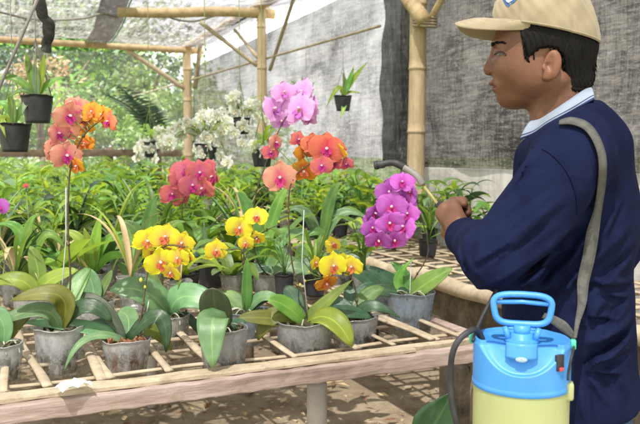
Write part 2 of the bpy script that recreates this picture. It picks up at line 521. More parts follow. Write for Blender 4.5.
# ------------------------------------------------------------------ world and sun
SUN_EL = math.radians(62)
SUN_DIR = Vector((-0.40, -0.46, 0)).normalized() * math.cos(SUN_EL) + UP * math.sin(SUN_EL)   # towards the sun
w = bpy.data.worlds.new('World'); S.world = w; w.use_nodes = True
nt = w.node_tree; nt.nodes.clear()
wo = nt.nodes.new('ShaderNodeOutputWorld'); bg = nt.nodes.new('ShaderNodeBackground')
sky = nt.nodes.new('ShaderNodeTexSky'); sky.sky_type = 'NISHITA'; sky.sun_disc = False
sky.sun_elevation = SUN_EL
sky.sun_rotation = math.atan2(SUN_DIR.x, SUN_DIR.y)
sky.dust_density = 8; sky.air_density = 1.0; sky.ozone_density = 1.0
bg.inputs[1].default_value = 0.15
gc = nt.nodes.new('ShaderNodeTexCoord')
cl = ramp(nt, noise(nt, gc.outputs['Generated'], 2.2, 6, .6, .4), [(0.30, 0.45), (0.55, 0.95)])      # bright thin cloud
nt.links.new(mixc(nt, cl, sky.outputs[0], (5.0, 5.0, 5.1)), bg.inputs[0]); nt.links.new(bg.outputs[0], wo.inputs[0])
sl = bpy.data.lights.new('sun', 'SUN'); sl.energy = 5.0; sl.angle = math.radians(0.6); sl.color = (1, 0.96, 0.90)
so = bpy.data.objects.new('sun', sl); COL.objects.link(so)
so.rotation_euler = (-SUN_DIR).to_track_quat('-Z', 'Y').to_euler()
so.location = (0, 0, 12)
S.view_settings.view_transform = 'Standard'
S.view_settings.look = 'None'
S.view_settings.exposure = 2.1
S.view_settings.gamma = 1.0
S.view_settings.use_curve_mapping = False
S.cycles.max_bounces = 10
S.cycles.transparent_max_bounces = 24
S.cycles.diffuse_bounces = 5
S.cycles.use_denoising = True

# ------------------------------------------------------------------ ground
g = MB()
n = 60
xs = np.linspace(-6, 9, n); ys = np.linspace(-3, 12.2, n)
vs = [(x, y, 0.012 * math.sin(x * 3.1 + y * 1.7) * math.sin(y * 2.3) - 0.012) for x in xs for y in ys]
g.add(vs, [(i * n + j, (i + 1) * n + j, (i + 1) * n + j + 1, i * n + j + 1) for i in range(n - 1) for j in range(n - 1)])
setp(g.build('ground', M['earth']), kind='structure')
g = MB()
g.add([(-250, -250, -0.05), (250, -250, -0.05), (250, 250, -0.05), (-250, 250, -0.05)], [(0, 1, 2, 3)])
setp(g.build('grass_ground', M['far_grass']), kind='structure')

# fallen leaves and chips, nobody could count them
lt = MB()
for _ in range(2600):
    x = random.uniform(-1.5, 3.0); y = random.uniform(1.2, 8.5)
    a = random.uniform(0, 2 * PI); L = random.uniform(.012, .05); W = L * random.uniform(.2, .5)
    d = Vector((math.cos(a), math.sin(a), 0)); s_ = Vector((-d.y, d.x, 0))
    p = Vector((x, y, 0.006 + random.uniform(0, .006)))
    lt.add([p - d * L, p + s_ * W + UP * random.uniform(0, .012), p + d * L + UP * random.uniform(0, .01), p - s_ * W + UP * random.uniform(0, .012)],
           [(0, 1, 2, 3)], mi=random.choice((0, 0, 1, 2)))
setp(lt.build('leaf_litter', [M['dry'], M['slat_dark'], M['bark']], smooth=False), 'dry fallen leaves and bark chips scattered over the earth under the bench', 'leaf litter', kind='stuff')

# ------------------------------------------------------------------ structure of the shade house
WX = 2.8           # plane of the right-hand net wall
BACK_Y = 10.6


def bamboo(name, p0, p1, r0, r1, label, cat, mat='bamboo', node=0.32, parent=None, group=None, bend=0.0, n=14):
    p0 = Vector(p0); p1 = Vector(p1)
    L = (p1 - p0).length
    k = max(6, int(L / 0.08))
    pts = []; rad = []
    ax = (p1 - p0).normalized()
    side = ax.cross(UP if abs(ax.z) < .9 else Vector((1, 0, 0))).normalized()
    ph = random.random()
    for i in range(k + 1):
        t = i / k
        s = t * L
        c = p0.lerp(p1, t) + side * (bend * math.sin(t * PI * 1.3)) + ax.cross(side) * (bend * .5 * math.sin(t * PI * 2.2))
        r = r0 + (r1 - r0) * t
        pts.append(c); rad.append(r)
        # ring node
        if (s / node + ph) % 1.0 > 1 - 0.08 / node and i < k:
            for ds, f in ((.012, 1.0), (.018, 1.13), (.026, 1.04)):
                tt = (s + ds) / L
                if tt < (i + 1) / k:
                    pts.append(p0.lerp(p1, tt) + side * (bend * math.sin(tt * PI * 1.3)) + ax.cross(side) * (bend * .5 * math.sin(tt * PI * 2.2))); rad.append(r * f)
    mb = MB(); mb.tube(pts, rad, n)
    o = mb.build(name, M[mat], parent)
    if not parent: setp(o, label, cat, group)
    return o


p_a = at_x(420, 154, WX - .12); p_b = at_x(262, 154, WX - .12); p_c = at_x(188, 154, WX - .12)
bamboo('bamboo_post', (p_a.x, p_a.y, 0), (p_a.x - .03, p_a.y + .02, 2.95), .062, .052, 'thick pale bamboo post nearest the man, against the dark net', 'post', 'bamboo_pale', .42, bend=.02)
bamboo('bamboo_post', (p_b.x, p_b.y, 0), (p_b.x, p_b.y, 2.83), .052, .046, 'slim bamboo post mid wall holding the roof beam above the lilac orchid', 'post', 'bamboo_pale', .4, bend=.012)
bamboo('bamboo_post', (p_c.x, p_c.y, 0), (p_c.x, p_c.y, 2.78), .06, .055, 'farthest bamboo post at the back corner of the shade house', 'post', 'bamboo_pale', .4, bend=.012)
# forked bamboo brace on top of the near post
bamboo('bamboo_strut', at_x(425, 22, WX - .17), at_x(385, -34, WX - .25), .05, .04, 'short thick bamboo strut leaning off the head of the near post', 'strut', 'bamboo', .3)
bamboo('bamboo_strut', at_x(428, 24, WX - .11), at_x(450, -16, WX - .10), .022, .02, 'thin bamboo strut forking right from the near post top', 'strut', 'bamboo', .3)
tie = MB()
q = at_x(425, 23, WX - .13)
for k in range(4):
    tie.tube([q + Vector((.075 * math.cos(a), .075 * math.sin(a), -.02 + .018 * k + .012 * math.sin(a))) for a in np.linspace(0, 2 * PI, 17)], .008, 6)
setp(tie.build('rope_tie', M['slat_dark']), 'rope lashing wound round the fork of the near bamboo post', 'rope')

# roof beams
pbk = at_x(188, 51, WX - .12); pmid = at_x(262, 15, WX - .12)
zb = pbk.z; zm = pmid.z
bamboo('roof_beam', (-2.5, p_c.y - .05, zb + .01), (WX + .1, p_c.y - .03, zb + .01), .042, .04, 'far bamboo roof beam running level along the open back end', 'beam', 'bamboo', .45)
bamboo('roof_beam', at_y(118, 12, p_b.y) , (WX + .02, p_b.y, zm + .03), .045, .05, 'middle bamboo cross beam meeting the slim post under the roof net', 'beam', 'bamboo', .45, bend=.02)
bamboo('roof_beam', (WX - .12, p_c.y + .3, zb + .06), (WX - .14, 2.0, zm + .16), .04, .05, 'long bamboo eave beam running along the top of the net wall', 'beam', 'bamboo', .45)
bamboo('brace', at_y(200, 22, p_b.y + .1), at_x(257, 66, WX - .16), .022, .02, 'pale diagonal brace below the middle cross beam', 'brace', 'slat', 3)
bamboo('brace', at_x(296, -8, WX - .1), at_x(270, 70, WX - .05), .018, .018, 'thin dark brace leaning from the eave beside the middle post', 'brace', 'slat_dark', 3)
bamboo('brace', at_y(127, 50, p_c.y), at_y(185, 89, p_c.y), .032, .032, 'pale diagonal brace below the far roof beam', 'brace', 'slat', 3)
bamboo('brace', at_x(235, 30, WX - .05), at_x(258, 58, WX - .05), .02, .02, 'short pale brace beside the middle post against the wall net', 'brace', 'slat', 3)
bamboo('brace', at_x(201, 42, WX - .03), at_x(195, 88, WX - .03), .03, .03, 'short dark upright behind the far corner post', 'brace', 'slat_dark', 3)
bamboo('wall_pole', at_x(380, 26, WX - .05), at_x(128, 98, WX - .1), .011, .012, 'long thin dark pole sloping along the inside of the net wall', 'pole', 'slat_dark', .6)

# shade nets
M['net_roof'] = net_mat('shade_net_roof', (0.035, 0.032, 0.030), (0.20, 0.19, 0.182), 0.10, 0.30, (1, .35, 1), .5, 3.0, spec_amt=.35, lohi=(.44, .57), d1=(9, .7, 1), d2=(.8, 7, 1))
M['net_roof_dark'] = net_mat('shade_net_roof_dark', (0.05, 0.045, 0.042), (0.16, 0.145, 0.135), 0.04, 0.14, (1, .35, 1), .5, 2.6, spec_amt=.2)
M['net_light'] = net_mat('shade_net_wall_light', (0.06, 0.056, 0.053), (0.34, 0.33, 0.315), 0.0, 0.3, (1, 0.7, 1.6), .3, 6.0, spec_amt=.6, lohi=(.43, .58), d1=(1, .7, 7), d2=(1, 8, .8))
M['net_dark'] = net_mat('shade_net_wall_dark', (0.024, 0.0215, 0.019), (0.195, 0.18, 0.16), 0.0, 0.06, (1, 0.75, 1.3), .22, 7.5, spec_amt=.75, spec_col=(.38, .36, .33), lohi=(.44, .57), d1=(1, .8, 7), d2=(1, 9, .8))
M['net_strip'] = net_mat('shade_net_black', (0.025, 0.025, 0.028), (0.13, 0.127, 0.125), 0.0, 0.16, (1, 1.8, .45), .25, 4.0, spec_amt=.45, spec_col=(.34, .34, .33), lohi=(.42, .60), d1=(1, 14, .7), d2=(1, 1, 8))
M['net_end'] = net_mat('shade_net_end', (0.10, 0.105, 0.10), (0.27, 0.27, 0.26), 0.38, 0.66, (.5, 1, 1.5), .35, 1.6)


def sheet(name, fn, nu, nv, mat, label, cat='shade net', group=None, uvs=None, t=0.004):
    vs = [fn(i / (nu - 1), j / (nv - 1)) for i in range(nu) for j in range(nv)]
    fs = [(i * nv + j, (i + 1) * nv + j, (i + 1) * nv + j + 1, i * nv + j + 1) for i in range(nu - 1) for j in range(nv - 1)]
    o = mesh_obj(name, vs, fs, M[mat])
    return setp(o, label, cat, group)


def sn(x, y, s=1.0):
    return (math.sin(x * 1.7 * s + 1.3) * math.cos(y * 1.3 * s + .4) + .5 * math.sin(x * 4.1 * s + y * 3.3 * s) + .3 * math.sin(x * 9.3 * s - y * 6.1 * s)) / 1.8


def roofz(x, y):
    t = (y - p_b.y) / (p_c.y - p_b.y)
    z = zm + (zb - zm) * max(-1.5, min(1.6, t)) + .09
    # hangs between the cross beams
    ph = ((y - p_b.y) / 3.1) % 1.0
    z -= .10 * math.sin(ph * PI) + .03 * sn(x, y, 1.4)
    return z


def roof_fn(y0, y1, x0, x1, dz=0):
    def fn(u, v):
        x = x0 + (x1 - x0) * u; y = y0 + (y1 - y0) * v
        return (x, y, roofz(x, y) + dz)
    return fn


sheet('roof_net', roof_fn(-2.5, p_c.y + .15, -6.0, WX + .02), 60, 90, 'net_roof', 'pale grey translucent net stretched over the whole roof', 'roof net')
# darker doubled piece with a green hem
def overlap_fn(u, v):
    a = at_z(62, 47, zm + .02); b = at_z(102, 49, zm + .02); c = at_z(150, -25, zm); d = at_z(112, -20, zm)
    a = at_z(84, 44, zm); 
    p = (Vector(a).lerp(b, u)).lerp(Vector(d).lerp(c, u), v)
    return (p.x, p.y, roofz(p.x, p.y) - .025 - .015 * math.sin(u * 9))
sheet('net_overlap', overlap_fn, 12, 30, 'net_roof_dark', 'darker doubled strip of netting hanging below the roof net', 'net strip')
M['green_cord'] = simple('green_cord', (0.10, 0.30, 0.20), (0.2, 0.42, 0.3), 20, 0.6, 0.3, 0)
hm = MB(); hm.tube([Vector(overlap_fn(1.0, v)) + Vector((.01, 0, -.01)) for v in np.linspace(0, 1, 20)], .008, 6)
setp(hm.build('cord', M['green_cord']), 'green cord along the hem of the doubled roof netting', 'cord')

# wall nets
yA = at_x(400, 100, WX).y
WZ0 = 1.26


def wall_fn(y0, y1, z1a, z1b, off=0.0, z0=WZ0, amp=.03):
    def fn(u, v):
        y = y0 + (y1 - y0) * u
        zt = z1a + (z1b - z1a) * u
        z = z0 + (zt - z0) * v
        return (WX + off + amp * sn(y, z * 1.7, 1.3) * (1 - .5 * v), y, z)
    return fn


zt_near = zm - .10; zt_far = zb - .20
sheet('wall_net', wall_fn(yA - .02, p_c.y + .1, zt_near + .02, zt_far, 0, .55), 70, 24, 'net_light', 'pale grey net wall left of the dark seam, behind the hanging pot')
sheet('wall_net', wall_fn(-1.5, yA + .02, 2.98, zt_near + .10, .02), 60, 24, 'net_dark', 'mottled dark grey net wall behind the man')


def strip_fn(u, v):
    v = float(v)
    pxl, pxr = 387 + 6 * v ** 2 * 0 - 2 * math.sin(v * 3), 412 + 2 * math.sin(v * 2)
    pxl += 1.6 * math.sin(v * 11) + 1.0 * math.sin(v * 27 + 1); pxr += 1.3 * math.sin(v * 13 + 2) + .8 * math.sin(v * 31)
    px = pxl + (pxr - pxl) * u
    py = 166 + (-40 - 166) * v
    # lower end pulled to the left
    px -= 6 * (1 - v) ** 2 * (1 - u)
    p = at_x(px, py, WX - .035)
    return (p.x - .018 * math.sin(u * 14 + v * 2), p.y, p.z)
sheet('net_seam', strip_fn, 16, 60, 'net_strip', 'black folded net seam hanging beside the near bamboo post', 'net strip')
# black twisted net hanging at the upper left
ts = MB()
pp = [at_d(37, -14, 3.4), at_d(41, 8, 3.42), at_d(47, 24, 3.45), at_d(49, 38, 3.48), at_d(46, 51, 3.5)]
for k, (o1, rr) in enumerate(((0, .024), (.018, .016), (-.014, .014))):
    sp_ = smooth_path(pp, 8)
    ts.tube([p + RT * (o1 * math.sin(i * .35 + k * 2)) + UP * 0 for i, p in enumerate(sp_)], [rr * (.6 + .5 * abs(math.sin(i * .23 + k))) for i in range(len(sp_))], 8)
setp(ts.build('net_twist', M['net_strip']), 'black twisted rope of netting dangling from the roof at the upper left', 'net')
rp = MB()
rope_px = [(-10, 10), (12, 15), (30, 19), (60, 20), (86, 18), (102, 14), (118, 17), (140, 9), (158, 13), (178, 20), (196, 21), (214, 16)]
rp.tube(smooth_path([at_z(px, py, zm - .02) for px, py in rope_px], 5), .012, 6)
setp(rp.build('sagging_rope', M['wire']), 'thin dark rope sagging below the roof net from the left', 'rope')

# low wall under the dark net
lw = MB()
lw.box((WX + .09, (yA - 1.5) / 2 + 0, WZ0 / 2), (.12, yA + 1.6, WZ0))
lwo = lw.build('low_wall', M['whitewash'], bevel=.008)
setp(lwo, 'stained whitewashed low wall below the net wall', 'wall')
lw = MB(); lw.box((WX + .09, (yA + p_c.y + .2) / 2 + .06, .28), (.12, p_c.y - yA, .56))
setp(lw.build('kerb_wall', M['whitewash'], bevel=.008), 'knee high footing under the pale net wall', 'wall')

# back end: translucent net panel, low fence
def end_fn(u, v):
    x0 = -4.0; x1 = WX + .02
    x = x0 + (x1 - x0) * u
    return (x, p_c.y + .12 + .03 * sn(x, v * 3), .75 + (zb - .8) * v)
sheet('end_net', end_fn, 30, 20, 'net_end', 'thin see-through net closing the far end of the shade house')
fb = thing('back_fence', 'low dark timber fence across the far end behind the plants', 'fence', (0, p_c.y - .35, 0))
fm = MB(); fm.box((-.4, 0, 1.36), (5.8, .05, .08), jit=.01); fm.build('rail', M['trunk'], fb, bevel=.004)
fm = MB(); fm.box((-.4, 0, .62), (5.8, .05, .07), jit=.01); fm.build('rail', M['trunk'], fb, bevel=.004)
for x in (-2.6, -1.2, .25, 1.6):
    fm = MB(); fm.tube([(x, .06, 0), (x, .06, 1.44)], .045, 8); fm.build('post', M['bamboo_pale'] if x == .25 else M['trunk'], fb)

# ------------------------------------------------------------------ benches
BZ = 0.80
Y0 = 1.80
BX0, BX1 = -0.75, 1.42
BY1 = 8.6
bench = thing('bench', 'long bamboo slat bench with a pink weathered front timber, crowded with potted orchids', 'bench', (0, 0, 0))


def board(mb, p0, p1, hw, hh, mi=0, wob=.004, n=14):
    """rough sawn board from p0 to p1"""
    p0 = Vector(p0); p1 = Vector(p1); ax = (p1 - p0).normalized(); sd = ax.cross(UP).normalized()
    vs = []
    for i in range(n + 1):
        c = p0.lerp(p1, i / n)
        for a, b in ((-1, -1), (1, -1), (1, 1), (-1, 1)):
            vs.append(c + sd * (a * (hw + random.uniform(-wob, wob) * .6)) + UP * (b * hh + random.uniform(-wob, wob)))
    fs = []
    for i in range(n):
        for k in range(4):
            a = i * 4 + k; b = i * 4 + (k + 1) % 4
            fs.append((a, b, b + 4, a + 4))
    fs += [(3, 2, 1, 0), tuple(n * 4 + k for k in range(4))]
    mb.add(vs, fs, mi=mi)


mb = MB(); board(mb, (BX0, Y0, BZ - .026), (BX1, Y0 - .015, BZ - .026), .021, .021, wob=.0025, n=60)
mb.build('front_beam', M['pink_timber'], bench, smooth=False, bevel=.003)
mb = MB(); board(mb, (BX0, Y0 + .052, BZ - .008), (BX1 - .02, Y0 + .040, BZ - .010), .014, .012, wob=.002, n=30)
mb.build('edge_lath', M['slat'], bench, smooth=False, bevel=.002)
mb = MB(); board(mb, (BX0, Y0 + .012, BZ + .002), (BX1 - .3, Y0 + .004, BZ + .001), .015, .0055, wob=.0015, n=30)
mb.build('edge_lath', M['slat'], bench, smooth=False, bevel=.002)
for s_, x in ((1, BX1 - .02), (-1, BX0 + .02)):
    mb = MB(); board(mb, (x, Y0 + .07, BZ - .035), (x, BY1, BZ - .035), .02, .03, n=30)
    mb.build('side_beam', M['pink_timber'], bench, smooth=False, bevel=.003)


pl = at_z(317, 400, .5)
leg_x = (pl - CAM).x / (pl - CAM).y * (Y0 + .07)
for x in (leg_x, BX1 - .022, BX0 + .1):
    for y in (Y0 + .07, Y0 + 2.2, Y0 + 4.4, BY1 - .1):
        if y > Y0 + 1 and abs(x - leg_x) < .01: y += .0
        mb = MB(); mb.tube([(x, y, 0), (x, y, BZ - .08)], .028, 14); mb.build('leg', M['post_grey'] if x < 1 else M['trunk'], bench)
for y in (Y0 + .12, Y0 + 2.25, Y0 + 4.45, BY1 - .15):
    mb = MB(); board(mb, (BX0 + .04, y, BZ - .05), (BX1 - .04, y, BZ - .05), .02, .026); mb.build('cross_beam', M['trunk'], bench, smooth=False)

# second bench along the net wall
B2X0, B2X1 = at_z(481, 291, BZ - .01).x, 2.66
bench2 = thing('bench', 'second bench along the net wall with a thick bamboo edge over a dark stained side', 'bench', (0, 0, 0))
mb = MB(); mb.box((B2X0 + .045, 4.6, .60), (.07, 8.2, .30), jit=0)
o = mb.build('side_panel', M['dark_concrete'], bench2, smooth=False)
mb = MB()
pts = [(B2X0 - .012 + .008 * math.sin(i * .9), .4 + i * .16, BZ - .02 + .006 * math.sin(i * 1.7)) for i in range(53)]
mb.tube(pts, [.036 + .004 * math.sin(i * 1.3) for i in range(53)], 14); mb.build('edge_pole', M['slat'], bench2)
for i, y in enumerate(np.arange(.5, 8.6, .105)):
    mb = MB(); a = random.uniform(-.03, .03)
    m_ = MB(); m_.tube([(B2X0 + .03, y - a, BZ - .004), ((B2X0 + B2X1) / 2, y + random.uniform(-.01, .01), BZ - .002), (B2X1, y + a, BZ - .004)], random.uniform(.011, .017), 8, flat=.45, updir=(0, 0, 1))
    m_.build('slat', M['slat'] if random.random() < .7 else M['slat_dark'], bench2)
for x in np.arange(B2X0 + .14, B2X1, .17):
    m_ = MB(); m_.tube([(x + .01 * math.sin(i), .45 + i * .55, BZ + .008) for i in range(15)], .012, 8, flat=.45, updir=(0, 0, 1)); m_.build('slat', M['slat'], bench2)
for y in (.6, 2.7, 4.8, 6.9, 8.5):
    for x in (B2X0 + .05, B2X1 - .1):
        mb = MB(); mb.box((x, y, .224), (.16, .16, .448)); mb.build('block_leg', M['dark_concrete'], bench2, bevel=.006)

# ------------------------------------------------------------------ plants
def leaf_geo(mb, pts, W, Nrm, prof='phal', fold=.18, mi=0, nv=5, wavy=0.0):
    """leaf blade along pts, width W, blade normal about Nrm"""
    m_ = len(pts); vs = []; uv = []
    for i, p in enumerate(pts):
        s = i / (m_ - 1)
        t = (pts[min(i + 1, m_ - 1)] - pts[max(i - 1, 0)]).normalized()
        sd = t.cross(Nrm)
        if sd.length < 1e-4: sd = t.cross(Vector((.3, .2, .9)))
        sd.normalize(); nn = sd.cross(t).normalized()
        if prof == 'phal':
            wf = max(0.02, (1 - abs(2 * s ** .85 - 1) ** 2.3)) ** .62
            wf = max(wf, .34 * (1 - s) ** 2 * 2 if s < .3 else 0)
        elif prof == 'strap':
            wf = min(1, .55 + s * 1.5) * (1 - s ** 4) ** .9 * (1 - .35 * s)
        else:   # lance
            wf = max(.03, math.sin(PI * (s ** .75)) ** .9)
        wf = max(wf, .03)
        for j in range(nv):
            q = -1 + 2 * j / (nv - 1)
            o = nn * (fold * W * .5 * wf * (q * q * 1.2 - .4))
            if wavy: o += nn * (wavy * W * math.sin(s * 9 + q * 2) * abs(q))
            vs.append(p + sd * (q * W * .5 * wf) + o)
            uv.append((s, .5 + q * .5))
    fs = [(i * nv + j, i * nv + j + 1, (i + 1) * nv + j + 1, (i + 1) * nv + j) for i in range(m_ - 1) for j in range(nv - 1)]
    mb.add(vs, fs, uv, mi)


TOC = (-FH * .75 + UP * .66).normalized()       # blades mostly catch the light and face the aisle


def leaf_obj(parent, base, ctrl, tip, W, mat, nrm=None, prof='phal', fold=.18, n=14):
    mb = MB()
    leaf_geo(mb, bez(base, ctrl, tip, n), W, nrm or TOC, prof, fold, nv=7)
    o = mb.build('leaf', M[mat], parent)
    solidify(o, .0016)
    return o


def pot_geo(r, h, taper=.80, flare=.0):
    p = MB()
    t = .0014
    ridge = []
    nz = 9
    for i in range(nz + 1):
        z = h * i / nz
        rr = r * (taper + (1 - taper) * i / nz) + (.0006 if i % 2 else 0)
        ridge.append((rr, z))
    prof = [(0.001, 0.0)] + ridge + [(r + .0012, h - .001), (r + .0012, h + .002), (r - t, h + .002)] + [(a - t, b) for a, b in reversed(ridge[1:])] + [(0.001, .003)]
    p.lathe(prof, n=48)
    ph = [random.uniform(0, 6) for _ in range(6)]
    out = []
    for x, y, z in p.v:
        a = math.atan2(y, x)
        k = 1 + .022 * math.sin(2 * a + ph[0]) * (z / h) + .013 * math.sin(5 * a + ph[1] + z * 40) + .008 * math.sin(11 * a + ph[2] - z * 70) + .005 * math.sin(17 * a + ph[3] + z * 130)
        out.append((x * k, y * k, z + (.002 * math.sin(3 * a + ph[4]) + .0012 * math.sin(7 * a + ph[5])) * (z / h)))
    p.v = out
    return p


def medium_geo(r, h, taper=.80, top=.86):
    p = MB()
    nz = 6; n = 22; vs = []; fs = []
    for i in range(nz + 1):
        z = .004 + (h * top) * i / nz
        rr = (r * (taper + (1 - taper) * i / nz * top) * .93 - .003)
        for k in range(n):
            j = 1 - random.uniform(0, .06)
            a = 2 * PI * k / n
            vs.append((rr * j * math.cos(a), rr * j * math.sin(a), z + random.uniform(-.002, .002)))
    for i in range(nz):
        for k in range(n):
            a = i * n + k; b = i * n + (k + 1) % n
            fs.append((a, b, b + n, a + n))
    p.add(vs, fs)
    # lumpy top of chips
    zt = .004 + h * top
    p.add([(0, 0, zt + .004)] + [vs[nz * n + k] for k in range(n)], [(0, 1 + k, 1 + (k + 1) % n) for k in range(n)])
    for _ in range(46):
        a = random.uniform(0, 2 * PI); q = r * .88 * math.sqrt(random.random())
        rot = Quaternion((random.random(), random.random(), random.random()), random.uniform(0, 6)).to_matrix()
        p.box((q * math.cos(a), q * math.sin(a), zt + random.uniform(0, .012)), (random.uniform(.008, .022), random.uniform(.006, .012), .005), rot)
    return p


def add_pot(root, r, h, mat='pot_frost', med='bark', taper=.8, loc=(0, 0, 0), top=.86):
    p = pot_geo(r, h, taper).build('pot', M[mat], root, loc=loc)
    medium_geo(r, h, taper, top).build('potting_mix', M[med], root, smooth=False, loc=loc)
    return p


# ---- flowers
def flower_mesh(kind, pm, lm, var=0):
    """orchid flower in the unit circle, facing +Z, dorsal sepal to +Y. returns (petal mesh, lip mesh)"""
    def tepal(mb, ang, L, W, cup, tw, z0, point=.5, ruff=.04, base=.12):
        nu, nv = 9, 9
        ca, sa = math.cos(ang), math.sin(ang)
        vs = []; uv = []
        for i in range(nu):
            u = i / (nu - 1)
            wf = (max(0.0, 1 - abs(2 * u ** point - 1) ** 2.2)) ** .55
            wf = max(wf, base * (1 - u))
            for j in range(nv):
                q = -1 + 2 * j / (nv - 1)
                r = u * L * (1 - .10 * q * q * u)
                x = r; y = q * W * .5 * wf
                z = z0 + cup * (u ** 1.6) * L + tw * q * wf * .12 + ruff * math.sin(u * 8 + q * 5 + ang) * abs(q) * u - .10 * wf * (q * q) * W * .5 + .06 * math.sin(u * PI) * L
                vs.append((x * ca - y * sa, x * sa + y * ca, z)); uv.append((u * .7 + .3 * u * q * q, .5 + q * .5))
        mb.add(vs, [(i * nv + j, (i + 1) * nv + j, (i + 1) * nv + j + 1, i * nv + j + 1) for i in range(nu - 1) for j in range(nv - 1)], uv)
    pm_ = MB(); lp = MB()
    rv = random.Random(100 + var * 7)
    tepal0 = tepal

    def tepal(mb, ang, L, W, cup, tw, z0, point=.5, ruff=.04, base=.12):
        tepal0(mb, ang + rv.uniform(-.10, .10), L * rv.uniform(.90, 1.06), W * rv.uniform(.88, 1.06), cup + rv.uniform(-.14, .16), tw + rv.uniform(-.5, .5), z0, point, ruff * rv.uniform(1.0, 2.6), base)
    if kind == 'phal':
        tepal(pm_, PI / 2, .98, .74, -.05, 0, 0, .75)
        tepal(pm_, PI / 2 + math.radians(128), .95, .70, -.05, .2, -.01, .75)
        tepal(pm_, PI / 2 - math.radians(128), .95, .70, -.05, -.2, -.02, .75)
        tepal(pm_, math.radians(12), 1.03, 1.18, .04, .3, .05, .72, base=.25)
        tepal(pm_, math.radians(168), 1.03, 1.18, .04, -.3, .06, .72, base=.25)
    else:   # dendrobium star
        for a, L, W in ((90, 1, .62), (205, .95, .58), (335, .95, .58), (20, .98, .78), (160, .98, .78)):
            tepal(pm_, math.radians(a), L, W, .08, .2, .01, .8, ruff=.06)
    # lip: middle lobe and two side lobes curling up round the column
    tepal(lp, -PI / 2, .52 if kind == 'phal' else .6, .34, .42, 0, .06, .9, ruff=.02, base=.5)
    tepal(lp, -PI / 2 + .95, .34, .26, .75, .1, .06, .8, ruff=.02, base=.5)
    tepal(lp, -PI / 2 - .95, .34, .26, .75, -.1, .06, .8, ruff=.02, base=.5)
    lp.lathe([(.001, 0), (.07, .03), (.085, .12), (.06, .22), (.001, .25)], (0, .05, .05), 10, mi=1)
    me1 = bpy.data.meshes.new('flower'); me2 = bpy.data.meshes.new('lip')
    for me, mb, mats in ((me1, pm_, [pm]), (me2, lp, [lm, M['column']])):
        me.from_pydata(mb.v, [], mb.f)
        for m0 in mats: me.materials.append(m0)
        ul = me.uv_layers.new(name='UVMap')
        idx = np.zeros(len(me.loops), dtype=np.int32); me.loops.foreach_get('vertex_index', idx)
        ul.data.foreach_set('uv', np.asarray(mb.uv, dtype=np.float32)[idx].ravel())
        me.polygons.foreach_set('use_smooth', [True] * len(me.polygons))
        me.polygons.foreach_set('material_index', mb.mi)
        me.update()
    return me1, me2


FSPEC = {'purple': ('phal', 'p_purple', 'lip_pale'), 'magenta': ('phal', 'p_magenta', 'lip_mag'), 'orange': ('phal', 'p_orange', 'lip_mag'), 'peach': ('phal', 'p_peach', 'lip_mag'),
         'gold': ('phal', 'p_gold', 'lip_red'), 'coral': ('phal', 'p_coral', 'lip_mag'), 'yellow': ('phal', 'p_yellow', 'lip_red'), 'white': ('star', 'p_white', 'lip_white')}
FL = {k: [flower_mesh(a, M[b_], M[c_], v_) for v_ in range(5)] for k, (a, b_, c_) in FSPEC.items()}


def place_flower(root, kind, pos, radius, face, roll=0.0, label=None):
    """pos in world; root has no rotation"""
    me1, me2 = random.choice(FL[kind])
    o = bpy.data.objects.new('flower', me1); COL.objects.link(o); o.parent = root
    l = bpy.data.objects.new('lip', me2); COL.objects.link(l); l.parent = o
    face = Vector(face).normalized()
    yv = (UP - face * UP.dot(face)).normalized()
    xv = yv.cross(face)
    mt = Matrix((xv, yv, face)).transposed().to_4x4()
    mt = mt @ Matrix.Rotation(roll, 4, 'Z')
    o.matrix_local = Matrix.Translation(Vector(pos) - root.location) @ mt @ Matrix.Diagonal((radius * random.uniform(.95, 1.06), radius * random.uniform(.92, 1.06), radius, 1))
    if label: o['label'] = label
    return o


